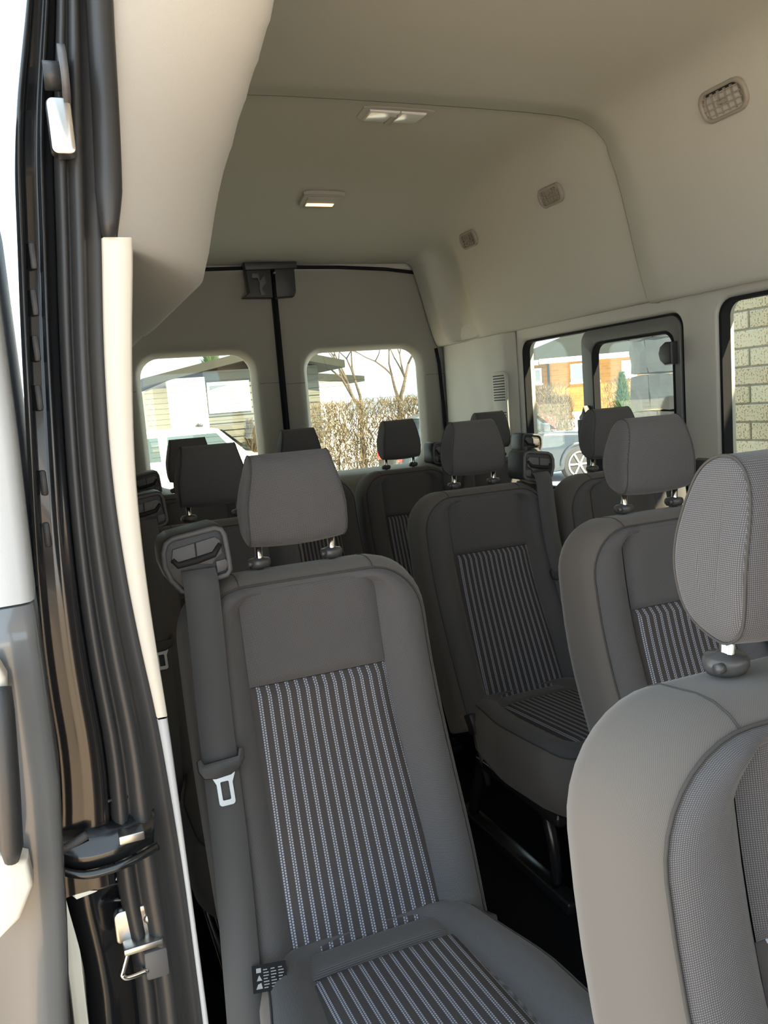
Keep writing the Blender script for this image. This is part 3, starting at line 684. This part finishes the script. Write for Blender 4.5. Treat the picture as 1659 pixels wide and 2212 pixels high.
# headrest: D-shaped section swept across, narrower at the top
def hr_profile(n=40):
    tab = [(0.006, 0.012), (0.000, 0.04), (-0.001, 0.08), (0.002, 0.115), (0.010, 0.140), (0.024, 0.155), (0.042, 0.160), (0.060, 0.156), (0.075, 0.143), (0.084, 0.12), (0.089, 0.09), (0.088, 0.06), (0.080, 0.032), (0.066, 0.012), (0.045, 0.001), (0.025, 0.0)]
    pts = []; m = len(tab)
    for i in range(m):   # catmull-rom closed
        p0, p1, p2, p3 = tab[i-1], tab[i], tab[(i+1) % m], tab[(i+2) % m]
        for k in range(3):
            t = k/3; q = []
            for a in (0, 1):
                q.append(0.5*(2*p1[a]+(p2[a]-p0[a])*t+(2*p0[a]-5*p1[a]+4*p2[a]-p3[a])*t*t+(3*p1[a]-p0[a]-3*p2[a]+p3[a])*t**3))
            pts.append(q)
    return pts
HP = hr_profile()
def hr_ring(s, ins):
    out = []
    for y, z in HP:
        cy, cz = 0.044, 0.078
        y2 = cy+(y-cy)*(1-ins/0.044); z2 = cz+(z-cz)*(1-ins/0.078)
        w = 0.0915*(1-0.20*smooth01((z2-0.05)/0.11)**1.2-0.02*smooth01((0.03-z2)/0.04))
        curve = 0.010*(s*s)          # wings fall back a little
        lift = 0.006*(s*s)*smooth01((0.04-z2)/0.04)
        out.append(Vector((s*w, y2+curve*smooth01((0.05-y2)/0.05), 1.0+z2+lift)))
    return out
M_['headrest'] = loft([hr_ring(s, i) for s, i in ((-1.0, 0.030), (-1.0, 0.016), (-0.99, 0.007), (-0.965, 0.0025), (-0.93, 0.0005), (-0.86, 0), (-0.6, 0), (-0.3, 0), (0, 0), (0.3, 0), (0.6, 0), (0.86, 0), (0.93, 0.0005), (0.965, 0.0025), (0.99, 0.007), (1.0, 0.016), (1.0, 0.030))], True, True, True, recalc=True)
M_['headrest_seam'] = tube(hr_ring(0.955, 0.0004), 0.0012, 6, True)
M_['headrest_seam_l'] = tube(hr_ring(-0.955, 0.0004), 0.0012, 6, True)
for s, k in ((-1, 'a'), (1, 'b')):
    M_['post'+k] = tube([(s*0.0665, 0.054, 0.93), (s*0.0665, 0.048, 1.012)], 0.0065, 14)
    q = [(0.0, -0.010), (0.017, -0.010), (0.0205, -0.004), (0.0205, 0.002), (0.018, 0.0055), (0.009, 0.007), (0.0078, 0.009)]
    M_['collar'+k] = loft([[(s*0.0665+r*math.cos(2*math.pi*i/20), 0.052+r*0.9*math.sin(2*math.pi*i/20), 0.974+h) for i in range(20)] for r, h in q[1:]], True, True, True, recalc=True)
    M_['button'+k] = tube([(s*0.0665-0.015, 0.040, 0.9735), (s*0.0665-0.0225, 0.040, 0.9735)], 0.0045, 10)
def box_uv(me):
    ul = me.uv_layers['UVMap']
    for p in me.polygons:
        n = p.normal
        for li in p.loop_indices:
            c = me.vertices[me.loops[li].vertex_index].co
            ul.data[li].uv = (c.y, c.z) if abs(n.x) > 0.72 else ((c.x, c.z) if abs(n.z) < 0.80 else (c.x, c.y))
for k in ('headrest',): box_uv(M_[k])
# legs and rails
for s, k in ((-1, 'a'), (1, 'b')):
    M_['leg'+k] = tube(spl([(s*0.15, -0.52, 0.04), (s*0.155, -0.53, 0.12), (s*0.155, -0.50, 0.22), (s*0.15, -0.46, 0.26), (s*0.15, -0.26, 0.26), (s*0.155, -0.19, 0.22), (s*0.155, -0.13, 0.10), (s*0.15, -0.10, 0.04)], 4), 0.016, 10)
    M_['rail'+k] = box(s*0.15-0.022, s*0.15+0.022, -0.60, -0.04, 0.0, 0.034, 0.006)
M_['pan'] = box(-0.19, 0.19, -0.60, -0.20, 0.225, 0.262, 0.01)
# belt tower: an outline in the xz plane, wide and rounded at the top
def tower(sx):
    c = 0.0
    out = [(-0.054, 0.050), (-0.048, 0.066), (-0.036, 0.073), (0.036, 0.083), (0.047, 0.079), (0.052, 0.068), (0.055, 0.03), (0.056, 0.004), (0.050, -0.004), (0.022, -0.010), (-0.016, -0.026), (-0.030, -0.022), (-0.046, 0.0), (-0.054, 0.025)]
    return [(sx*x, z) for x, z in out]
def belt_tower(root, sx):
    e = empty('belt_guide', (sx*-0.184, -0.012, 0.975)); e.parent = root
    T = tower(sx)
    sharp(link('guide_housing', prism(T, 'y', -0.008, 0.085, 0.009, 3), 'black_plastic', e))
    inner = [(x*0.80, 0.028+(z-0.028)*0.62+0.012) for x, z in T]
    cen = [(x*0.93, 0.03+(z-0.03)*0.90) for x, z in T]
    link('guide_rim', tube([(x, -0.010, z) for x, z in cen], 0.0045, 8, True), 'charcoal_plastic', e)
    sharp(link('guide_face', prism([(sx*-0.040, 0.030), (sx*-0.036, 0.052), (sx*0.032, 0.064), (sx*0.040, 0.058), (sx*0.042, 0.036), (sx*0.03, 0.028), (sx*0.024, 0.020)], 'y', -0.013, 0.0, 0.002), 'charcoal_plastic', e))
    link('guide_rib', box(-0.0012, 0.0012, -0.0145, -0.012, 0.03, 0.058), 'slot_black', e, False)
    link('belt_slot', tube([(sx*-0.038, -0.0125, 0.036), (sx*-0.030, -0.0135, 0.026), (sx*0.0, -0.0135, 0.030), (sx*0.028, -0.0135, 0.036), (sx*0.040, -0.0125, 0.052)], [0.004, 0.0055, 0.006, 0.0055, 0.004], 8), 'slot_black', e)
    sharp(link('release_tab', prism([(sx*0.030, 0.004), (sx*0.046, 0.008), (sx*0.050, 0.018), (sx*0.046, 0.026), (sx*0.030, 0.024)], 'y', -0.013, -0.004, 0.002), 'charcoal_plastic', e))
    # webbing: down the bolster to the floor anchor
    hw = 0.0275
    path = [(-0.184, 0.634, 0.018), (-0.184, 0.61, 0.034), (-0.186, 0.52, 0.034), (-0.19, 0.40, 0.030), (-0.198, 0.20, 0.030), (-0.212, 0.02, 0.030), (-0.224, -0.15, 0.010), (-0.228, -0.27, -0.03)]
    rows = []
    for x, t, n in spl(path, 5):
        c = B(x*sx, t, n)
        rows.append([c+Vector((d*hw*sx, -h*0.95, h*0.3)) for d, h in ((-1, 0), (-1, 0.0014), (0, 0.002), (1, 0.0014), (1, 0), (0, -0.0004))])
    w = link('belt_webbing', loft(rows, True, True, True, recalc=True), 'webbing', root)
    c = B(-0.192*sx, 0.315, 0.036)
    tg = empty('belt_tongue', c); tg.parent = root; tg.rotation_euler = (-R(20), 0, R(0))
    pl = [(-0.037, 0.016), (-0.030, 0.020), (-0.026, 0.010), (0.026, 0.012), (0.030, 0.024), (0.037, 0.022), (0.037, 0.006), (0.028, -0.006), (0.012, -0.014), (-0.012, -0.016), (-0.030, -0.012), (-0.037, 0.0)]
    sharp(link('tongue_grip', prism(pl, 'y', -0.006, 0.006, 0.003), 'black_plastic', tg))
    o = rr(-0.0125, 0.0125, -0.058, -0.008, 0.003, 0.005, 3, 3, 4); i = rr(-0.0065, 0.0065, -0.050, -0.022, 0.002, 0.002, 3, 3, 4)
    rws = [[(p[0]*(1+0.5*smooth01((p[1]+0.024)/0.014)), y, p[1]) for p in q] for q, y in ((o, 0.0015), (o, -0.0015), (i, -0.0015), (i, 0.0015), (o, 0.0015))]
    sharp(link('tongue_plate', loft(rws, True, recalc=True), 'steel', tg))
    bk = empty('belt_buckle', (sx*0.192, -0.225, 0.325)); bk.parent = root; bk.rotation_euler = (R(-20), R(sx*6), 0)
    sharp(link('buckle_body', box(-0.011, 0.011, -0.022, 0.022, 0.0, 0.055, 0.005), 'black_plastic', bk))
    link('buckle_stalk', tube([(0, 0, 0.0), (0, 0.01, -0.08), (0, 0.02, -0.14)], 0.008, 8), 'black_plastic', bk)
def build_seat(sx):
    root = empty('passenger_seat')
    L = lambda n, k, m: link(n, M_[k], m, root)
    for n, k, m in (('backrest', 'backrest', 'seat_fabric'), ('bolster', 'bolster', 'seat_weave'), ('back_seam', 'back_seam', 'seam_thread'), ('upper_panel', 'upper_panel', 'seat_weave'), ('striped_panel', 'striped_panel', 'seat_stripe'),
                    ('cushion', 'cushion', 'seat_fabric'), ('cushion_bolster', 'cushion_bolster', 'seat_weave'), ('cushion_seam', 'cushion_seam', 'seam_thread'), ('cushion_rear_band', 'cushion_rear_band', 'seat_weave'), ('cushion_striped_panel', 'cushion_striped_panel', 'seat_stripe')):
        L(n, k, m)
    h = L('headrest', 'headrest', 'seat_weave'); link('headrest_seam', M_['headrest_seam'], 'seam_thread', h); link('headrest_seam', M_['headrest_seam_l'], 'seam_thread', h)
    for k in 'ab':
        p = L('headrest_post', 'post'+k, 'chrome'); cl = L('post_collar', 'collar'+k, 'collar_plastic'); link('release_button', M_['button'+k], 'collar_plastic', cl)
        L('shoulder_seam', 'shoulder_seam'+k, 'seam_thread'); L('leg', 'leg'+k, 'leg_metal'); L('floor_rail', 'rail'+k, 'leg_metal')
    L('seat_pan', 'pan', 'leg_metal')
    belt_tower(root, sx)
    return root
for k, me in M_.items():    # one material slot per shared mesh
    pass
def copy_tree(o, parent=None):
    c = o.copy(); COL.objects.link(c); c.parent = parent
    for ch in [x for x in bpy.data.objects if x.parent == o]: copy_tree(ch, c)
    return c
Y1, Y2, Y3, Y0 = 1.334, 2.112, 3.033, 0.4715
XL, XA, XW, XC = 0.376, 1.1570, 1.653, 0.579
X4 = [1.10+0.424*k for k in (-1.5, -0.5, 0.5, 1.5)]
proto = {1: build_seat(1)}
M_ = {k: v.copy() for k, v in M_.items()}
for v in M_.values(): v.materials.clear()
proto[-1] = build_seat(-1)
used = {1: False, -1: False}
def seat(x, y, sx, label, group, wide=1.0):
    if used[sx]: o = copy_tree(proto[sx])
    else: o = proto[sx]; used[sx] = True
    o.location = (x, y, 0); o.scale = (wide, 1, 1); tag(o, label, 'seat', group); return o
bpy.context.view_layer.update()
seatA = seat(XL, Y1, 1, 'single charcoal seat nearest the open doorway, belt hanging down its side', 'passenger seats')
seatC = seat(XC, Y0, -1, 'closest seat, cut off by the right edge of the view, brown lit shoulder', 'passenger seats')
seat(XA, Y1, -1, 'brownish charcoal seat directly behind the closest seat', 'passenger seats')
seat(XL, Y2, 1, 'single charcoal seat right behind the one by the doorway', 'passenger seats')
seat(XA, Y2, -1, 'dark seat in the middle with its striped back and cushion in full view', 'passenger seats')
seat(XW, Y2, -1, 'dark seat in front of the sliding side window', 'passenger seats')
seat(XW, Y1, -1, 'window seat hidden behind the closest seat, beside the pale brick wall window', 'passenger seats')
seat(X4[0], Y3, 1, 'rear bench seat at the far left, against the left rear window', 'passenger seats', 0.915)
seat(X4[1], Y3, 1, 'rear bench seat in front of the seal between the rear doors', 'passenger seats', 0.915)
seat(X4[2], Y3, -1, 'rear bench seat in front of the right rear window', 'passenger seats', 0.915)
seat(X4[3], Y3, -1, 'rear bench seat in the right corner beside the wall grille', 'passenger seats', 0.915)
# the closest seat stands a little taller with its headrest pushed down
seatC.location.z = 0.014
for ch in [c for c in bpy.data.objects if c.parent == seatC]:
    if ch.name.startswith('headrest') and not ch.name.startswith('headrest_post'): ch.location.z = -0.008
    if ch.name.startswith(('leg', 'floor_rail')): ch.location.z = -0.014
# fabric care tag at the side of the nearest single seat
ctag = empty('care_tag', (XL-0.180, Y1-0.235, 0.405)); ctag.parent = seatA; ctag.location = (-0.178, -0.232, 0.412); ctag.rotation_euler = (R(35), R(0), R(-12)); ctag.scale = (0.78, 0.78, 0.78)
link('tag_cloth', box(-0.030, 0.034, -0.024, 0.024, 0.0, 0.0012), 'rubber_matte', ctag, False)
pr = []
for cx in (-0.004, 0.010, 0.024):
    for i in range(7): pr.append(box(cx-0.005, cx+0.005*(1 if i % 3 else 0.5), -0.018+0.0052*i, -0.0165+0.0052*i, 0.0011, 0.0016))
pr.append(prism([(-0.022, -0.004), (-0.012, -0.004), (-0.017, 0.006)], 'z', 0.0011, 0.0016)); pr.append(box(-0.022, -0.013, 0.010, 0.018, 0.0011, 0.0016)); pr.append(prism([(-0.024, -0.018), (-0.012, -0.018), (-0.014, -0.008), (-0.020, -0.010)], 'z', 0.0011, 0.0016))
tag(link('tag_print', join_meshes(pr), 'white_print', ctag, False), kind='stuff')

# ================================================================== outdoors
GZ = -0.65
gr = link('ground', loft([[(x, y, GZ) for x in (-60, -12, 3, 14, 40, 100)] for y in (-60, 0, 12, 30, 60, 140)]), 'snow', smooth=False); tag(gr, 'snowy pale ground outside the van', kind='structure')
dv = link('driveway', box(-6.5, 3.3, -9, 9, GZ, GZ+0.01), 'asphalt', smooth=False); tag(dv, 'pale tan concrete driveway under the van', kind='structure')
# --- near house with individual bricks
nh = empty('brick_house', (3.4, 0, GZ)); tag(nh, 'pale speckled brick house wall close outside the side window', 'house')
link('mortar_wall', box(0.012, 0.30, -3.0, 3.70, 0.0, 3.2), 'mortar', nh, False)
link('eave', box(-0.55, 0.30, -3.0, 3.71, 3.2, 3.36), 'white_paint', nh, False)
BHt, BLn = 0.096, 0.305
bmesh_a = box(0, 0.06, 0.005, BLn-0.005, 0.005, BHt-0.005, 0.004, 1); bmesh_b = bmesh_a.copy(); bmesh_a.materials.append(MATS['brick_tan']); bmesh_b.materials.append(MATS['brick_pale'])
for r_ in range(20):
    z = 0.96+r_*BHt
    for c in range(14):
        y = 3.72-(c+1)*BLn-(BLn/2 if r_ % 2 else 0)+BLn*0.5
        if y+BLn > 3.73: continue
        me = bmesh_a if random.random() < 0.5 else bmesh_b
        b = bpy.data.objects.new('brick', me); COL.objects.link(b); b.parent = nh; b.location = (random.uniform(-0.003, 0.003), y, z)
# --- stone corner column
sc = empty('stone_column', (3.40, 3.95, GZ)); tag(sc, 'rough grey stone block column at the brick house corner', 'column')
z = 0.0
for k in range(15):
    h = 0.20+0.10*random.random(); sp = random.uniform(-0.06, 0.06)
    for (a, b) in ((-0.22, sp), (sp, 0.20)):
        if b-a < 0.08: continue
        bm = bmesh.new(); bmesh.ops.create_cube(bm, size=1)
        bmesh.ops.subdivide_edges(bm, edges=list(bm.edges), cuts=2, use_grid_fill=True)
        for v in bm.verts:
            v.co = (0.1+v.co.x*0.30+random.uniform(-0.012, 0.012), (a+b)/2+v.co.y*(b-a-0.012)+random.uniform(-0.006, 0.006), z+h/2+v.co.z*(h-0.012)+random.uniform(-0.006, 0.006))
        me = bpy.data.meshes.new('m'); bm.to_mesh(me); bm.free(); link('stone', me, 'stone_block', sc, False)
    z += h
# --- orange brick house far behind the side window
oh = empty('orange_house', (31.0, 42.0, GZ)); oh.rotation_euler = (0, 0, R(-30)); tag(oh, 'orange brick two-storey house with grey hip roof seen through the slider', 'house')
ang = R(-30)
def ohx(px_x, px_y=42.0):   # world x on y=42 line -> local x along the facade (facade turned by ang)
    # intersect the camera ray direction (px_x, 42) with the facade line
    dx, dy = px_x, px_y; ux, uy = math.cos(ang), math.sin(ang)
    det = dx*(-uy)-dy*(-ux)
    # t*(dx,dy) = (31,42)+s*(ux,uy)
    t = (31.0*(-uy)-42.0*(-ux))/det; s = (dx*42.0-dy*31.0)/det
    return s, t
def oz(z, t): return CAMZ+(z-CAMZ)*t-GZ
xl, _ = ohx(28.0); xr = 9.0
link('wall', box(xl, xr, 0, 8, 0, 3.72), 'orange_brick', oh, False)
link('side_wing', box(xl-2.6, xl, 1.2, 8, 0, 3.72), 'orange_brick', oh, False)
V = [(xl-3.1, 0.4, 3.78), (xl-0.6, 0.4, 3.78), (xl-0.6, -0.8, 3.78), (xr+0.6, -0.8, 3.78), (xr+0.6, 9, 3.78), (xl-3.1, 9, 3.78), (xl+1.6, 4.2, 5.45), (xl+4.6, 4.2, 5.45)]
me = bpy.data.meshes.new('m'); me.from_pydata(V, [], [(0, 1, 6), (1, 2, 6), (2, 3, 7, 6), (3, 4, 7), (4, 5, 6, 7), (5, 0, 6)]); link('roof', me, 'roof_grey', oh, False)
link('fascia', box(xl-0.6, xr+0.6, -0.82, -0.74, 3.50, 3.80), 'white_paint', oh, False); link('fascia', box(xl-3.1, xl-0.6, 0.38, 0.46, 3.50, 3.80), 'white_paint', oh, False)
link('soffit', box(xl-0.6, xr+0.6, -0.8, 0.0, 3.70, 3.76), 'white_paint', oh, False)
link('downpipe', box(xl-0.12, xl+0.02, -0.12, 0.0, 1.2, 3.6), 'roof_grey', oh, False)
link('roof_pipe', tube([(xl+5.2, 1.6, 4.3), (xl+5.2, 1.6, 5.0)], 0.16, 8), 'roof_grey', oh)
link('chimney', box(xl+9.6, xl+11.5, 3.5, 5.0, 3.9, 6.6), 'orange_brick', oh, False)
def ohwin(ax, bx, az, bz, nm='window'):
    s0, t0 = ohx(ax); s1, t1 = ohx(bx); t = (t0+t1)/2; z0, z1 = oz(az, t), oz(bz, t); y = 0.0
    if s1 < xl: y = 1.2
    f = link(nm, box(s0, s1, y-0.06, y+0.05, z0, z1), 'white_paint', oh, False); m = (s0+s1)/2
    for a, b in ((s0+0.13, m-0.05), (m+0.05, s1-0.13)): link('pane', box(a, b, y-0.075, y-0.03, z0+0.15, z1-0.13), 'house_pane', f, False)
    link('sill', box(s0-0.06, s1+0.06, y-0.12, y, z0-0.12, z0), 'white_paint', f, False)
ohwin(26.55, 27.55, 1.70, 2.62); ohwin(29.52, 31.62, 1.62, 2.72); ohwin(33.32, 34.48, 1.70, 2.72); ohwin(29.5, 30.9, -1.2, -0.18)
# --- shrubs and bare trees
def leafless(name, loc, rx, ry, h, n, label, cat, m='hedge_twig', r=0.012, seed=1, up=0.6):
    rnd = random.Random(seed); V = []; F = []
    def twig(p, d, L, rad):
        q = p+d*L; s = d.cross(Vector((rnd.uniform(-1, 1), rnd.uniform(-1, 1), rnd.uniform(-1, 1)))).normalized()*rad; s2 = d.cross(s).normalized()*rad
        b = len(V); V.extend([tuple(p+s), tuple(p-s*0.5+s2*0.87), tuple(p-s*0.5-s2*0.87), tuple(q)]); F.extend([(b, b+1, b+3), (b+1, b+2, b+3), (b+2, b, b+3)]); return q
    for i in range(n):
        a = rnd.uniform(0, 2*math.pi); k = math.sqrt(rnd.random()); zz = rnd.random()
        p = Vector((rx*k*math.cos(a), ry*k*math.sin(a), h*zz*0.9))
        if zz > 0.6: p.x *= math.cos((zz-0.6)*1.9); p.y *= math.cos((zz-0.6)*1.9)
        d = Vector((rnd.gauss(0, 0.5), rnd.gauss(0, 0.5), up+rnd.random())).normalized(); L = rnd.uniform(0.12, 0.34)*h*0.6
        if p.z+L*d.z > h: L = max(0.05, (h-p.z)/max(d.z, 0.2))
        twig(p, d, L, r)
    me = bpy.data.meshes.new('m'); me.from_pydata(V, [], F); e = empty(name, loc); tag(e, label, cat); tag(link('twigs', me, m, e, False), kind='stuff')
    st = [tube([(rx*0.5*math.cos(k), ry*0.5*math.sin(k), 0), (rx*0.7*math.cos(k), ry*0.7*math.sin(k), h*0.6)], [r*3, r], 5) for k in range(6)]
    link('stems', join_meshes(st), 'bark', e); return e
leafless('bare_bush', (20.85, 30.6, GZ), 0.66, 0.6, 1.72, 2600, 'rounded leafless bush in front of the orange house', 'bush', seed=2, r=0.011)
leafless('bare_bush', (26.3, 33.0, GZ), 1.35, 0.7, 2.35, 800, 'sparse tangled bare shrub behind the small pine', 'bush', 'bark', 0.013, 5, 0.3)
def hedge():
    e = empty('hedge', (7.8, 18.3, GZ)); tag(e, 'tall brown leafless hedge seen through the right rear window', 'hedge')
    rnd = random.Random(11); V = []; F = []
    for i in range(9000):
        p = Vector((rnd.uniform(-2.2, 4.5), rnd.uniform(-0.7, 0.7), rnd.random()**0.8*1.95)); d = Vector((rnd.gauss(0, 0.45), rnd.gauss(0, 0.4), 0.35+rnd.random())).normalized(); L = rnd.uniform(0.12, 0.45)
        L = min(L, max(0.04, (2.12+rnd.uniform(-0.05, 0.05)-p.z)/d.z)); s = d.cross(Vector((rnd.uniform(-1, 1), rnd.uniform(-1, 1), 0.2))).normalized()*0.011; s2 = d.cross(s).normalized()*0.011; q = p+d*L; b = len(V)
        V.extend([tuple(p+s), tuple(p-s*0.5+s2*0.87), tuple(p-s*0.5-s2*0.87), tuple(q)]); F.extend([(b, b+1, b+3), (b+1, b+2, b+3), (b+2, b, b+3)])
    me = bpy.data.meshes.new('m'); me.from_pydata(V, [], F); tag(link('twigs', me, 'hedge_twig', e, False), kind='stuff')
    link('stems', join_meshes([tube([(-2+0.4*k, rnd.uniform(-0.3, 0.3), 0), (-2+0.4*k+rnd.uniform(-0.2, 0.2), 0, 1.3)], [0.03, 0.012], 5) for k in range(16)]), 'bark', e)
hedge()
def bare_tree(loc, h, label, seed, depth=5, r0=0.16, spread=0.5):
    rnd = random.Random(seed); e = empty('bare_tree', loc); tag(e, label, 'tree'); ms = []; trunk = []
    def br(p, d, L, r, k):
        mid = p+d*L*0.5+Vector((rnd.uniform(-1, 1), rnd.uniform(-1, 1), 0))*L*0.05; q = p+d*L
        (trunk if k == 0 else ms).append(tube([p, mid, q], [r, r*0.85, r*0.65], 5))
        if k >= depth: return
        for i in range(2 if k else 3):
            nd = (d+Vector((rnd.gauss(0, spread), rnd.gauss(0, spread), rnd.uniform(-0.05, 0.45)))).normalized()
            br(q, nd, L*rnd.uniform(0.62, 0.82), r*0.6, k+1)
    br(Vector((0, 0, 0)), Vector((0.02, 0, 1)), h*0.3, r0, 0)
    link('trunk', join_meshes(trunk), 'bark', e); tag(link('branches', join_meshes(ms), 'bark', e), kind='stuff')
bare_tree((9.4, 25.0, GZ), 5.6, 'bare tree standing behind the hedge', 3, 6, 0.10, 0.42)
bare_tree((12.9, 30.0, GZ), 6.4, 'farther bare tree right of the pale shed', 9, 6, r0=0.12)
bare_tree((38.0, 50.0, GZ), 10.5, 'bare tree rising behind the orange house roof', 21, r0=0.18)
def conifer(name, loc, h, r, label, seed=4, tops=1, m='pine'):
    e = empty(name, loc); tag(e, label, 'tree' if h > 3 else 'shrub'); rnd = random.Random(seed); V = []; F = []
    for i in range(2200):
        z = rnd.random()**1.2; a = rnd.uniform(0, 6.283); k = r*(1-z)**0.8*rnd.uniform(0.15, 1)
        p = Vector((k*math.cos(a), k*math.sin(a), 0.06*h+z*h*0.94)); d = Vector((math.cos(a)*0.8, math.sin(a)*0.8, 0.8+rnd.random()*0.6)).normalized(); L = 0.11*h*rnd.uniform(0.6, 1.2)
        s = d.cross(Vector((0, 0, 1))).normalized()*0.012*h; b = len(V); up = d.cross(s).normalized()*0.006*h
        V.extend([tuple(p+s), tuple(p-s), tuple(p+up), tuple(p+d*L)]); F.extend([(b, b+1, b+3), (b+1, b+2, b+3), (b+2, b, b+3)])
    me = bpy.data.meshes.new('m'); me.from_pydata(V, [], F); tag(link('needles', me, m, e, False), kind='stuff')
    link('trunk', tube([(0, 0, 0), (0, 0, h*0.9)], [0.03*h, 0.005*h], 7), 'bark', e)
conifer('pine_shrub', (23.0, 29.0, GZ), 2.3, 0.52, 'small green pine in front of the orange house wall')
conifer('pine_shrub', (25.0, 30.6, GZ), 1.9, 0.5, 'lower green pine growing at the side of the small pine', 6)
conifer('dark_pine', (8.7, 46.0, GZ), 5.7, 1.2, 'far pine showing over the white house roof', 8)
# --- white and grey house behind the left rear window
wh = empty('white_house', (3.2, 22.0, GZ)); wh.rotation_euler = (0, 0, R(0)); tag(wh, 'white and grey sided house seen through the left rear window', 'house')
link('white_wall', box(-0.18, 0.72, -0.15, 6, 0, 2.95), 'white_paint', wh, False)
sdg = []
link('siding_wall', box(0.72, 3.9, 0.05, 6, 0, 3.1), 'siding_grey', wh, False)
for k in range(16): link('siding_board', prism([(0.0, k*0.19), (0.05, k*0.19), (0.05, k*0.19+0.185), (0.035, k*0.19+0.185)], 'x', 0.72, 3.9), 'siding_grey', wh, False)
link('brick_wing', box(-0.55, -0.18, 0.6, 6, 0, 2.75), 'brick_tan', wh, False)
me = prism([(-0.9, 2.78), (2.4, 3.42), (4.5, 2.95), (4.5, 3.15), (2.4, 3.64), (-0.9, 2.98)], 'y', -0.6, 7); link('roof', me, 'roof_grey', wh, False)
f = link('window', box(0.78, 1.92, -0.03, 0.06, 1.98, 2.80), 'white_paint', wh, False)
for a, b in ((0.85, 1.32), (1.37, 1.84)): link('pane', box(a, b, -0.05, 0.0, 2.08, 2.70), 'house_pane', f, False)
nb = empty('low_shed', (8.6, 28.8, GZ)); tag(nb, 'pale low building with a flat roof left of the bare trees', 'shed')
link('shed_wall', box(-0.4, 1.7, 0, 3, 0, 3.0), 'white_paint', nb, False); link('shed_roof', prism([(-0.8, 3.0), (2.3, 2.75), (2.3, 2.95), (-0.8, 3.3)], 'y', -0.5, 3.4), 'roof_grey', nb, False)
for k, (x, y) in enumerate(((3.55, 21.2), (4.85, 21.2))): conifer('dry_shrub', (x, y, GZ), 1.65, 0.42, ('pointed dry shrub against the white wall' if k == 0 else 'pointed dry shrub against the grey siding'), 12+k, m='hedge_twig')
# --- parked cars
def car(name, loc, rz, paint, label, L=4.7, Wd=1.85, H=1.65):
    e = empty(name, loc, rz); tag(e, label, 'car'); h = L/2
    low = [(-h, 0.45), (-h+0.05, 0.80), (-h+0.15, 0.98), (-0.25*L, 1.04), (0.18*L, 1.06), (0.40*L, 0.98), (h-0.12, 0.82), (h, 0.58), (h-0.03, 0.30), (0.38*L, 0.22), (-0.38*L, 0.22), (-h+0.05, 0.30)]
    sharp(link('body', prism(low, 'y', -Wd/2, Wd/2, 0.10, 3), paint, e))
    top = [(-0.42*L, 1.0), (-0.36*L, H-0.12), (-0.28*L, H), (0.02*L, H), (0.08*L, H-0.06), (0.22*L, 1.02)]
    sharp(link('cabin', prism(top, 'y', -Wd/2+0.14, Wd/2-0.14, 0.08, 3), paint, e))
    for s in (-1, 1):
        y = s*(Wd/2-0.135)
        for a, b in ((-0.385, -0.18), (-0.165, 0.155)):
            q = [(a*L+0.02, 1.08), (a*L+0.10, H-0.14), (b*L-(0.02 if b < 0 else 0.42), H-0.14), (b*L, 1.08)]
            link('side_glass', prism(q, 'y', y-0.012, y+0.012), 'car_glass', e, False)
        link('mirror', box(0.13*L, 0.13*L+0.14, s*Wd/2-0.02-(0.0 if s > 0 else 0.16), s*Wd/2+0.02+(0.16 if s > 0 else 0.0), 1.06, 1.24, 0.03), paint, e)
        for x in (-0.30*L, 0.31*L):
            w = link('wheel', tube([(x, s*(Wd/2-0.22), 0.34), (x, s*(Wd/2-0.20), 0.34), (x, s*(Wd/2+0.0), 0.34), (x, s*(Wd/2+0.015), 0.34)], [0.30, 0.345, 0.345, 0.30], 24), 'tyre', e); sharp(w)
            for k in range(6):
                a = k*math.pi/3; link('spoke', tube([(x, s*(Wd/2+0.02), 0.34), (x+0.24*math.cos(a), s*(Wd/2+0.018), 0.34+0.24*math.sin(a))], 0.026, 6), 'steel', w)
            link('rim', tube([(x+0.25*math.cos(2*math.pi*k/20), s*(Wd/2+0.018), 0.34+0.25*math.sin(2*math.pi*k/20)) for k in range(20)], 0.022, 6, True), 'steel', w)
            link('wheel_arch', tube([(x+0.42*math.cos(math.pi*k/12), s*(Wd/2+0.005), 0.34+0.42*math.sin(math.pi*k/12)) for k in range(13)], 0.03, 6), paint, e)
    q = [(0.09*L, H-0.10), (0.225*L, 1.06)]
    link('windscreen', loft([[(q[0][0]+0.03, -Wd/2+0.2, q[0][1]+0.02), (q[0][0]+0.03, Wd/2-0.2, q[0][1]+0.02)], [(q[1][0]+0.02, -Wd/2+0.18, q[1][1]+0.02), (q[1][0]+0.02, Wd/2-0.18, q[1][1]+0.02)]]), 'car_glass', e, False)
    for s in (-1, 1):
        link('headlamp', box(h-0.22, h-0.02, s*0.62-0.16, s*0.62+0.16, 0.62, 0.78, 0.03), 'lamp_lens', e); link('tail_lamp', box(-h-0.01, -h+0.12, s*0.70-0.12, s*0.70+0.12, 0.72, 0.98, 0.03), 'tail_lamp', e)
    return e
car('silver_car', (8.62, 15.1, GZ), R(-6), 'silver_paint', 'silver blue parked car seen through the slider behind the belt towers')
car('red_car', (14.9, 26.4, GZ), R(150), 'red_paint', 'red parked car at the lower left of the slider window', H=1.7)
car('white_car', (2.8, 17.6, GZ), R(2), 'white_car', 'white parked car at the bottom of the left rear window', H=1.7)
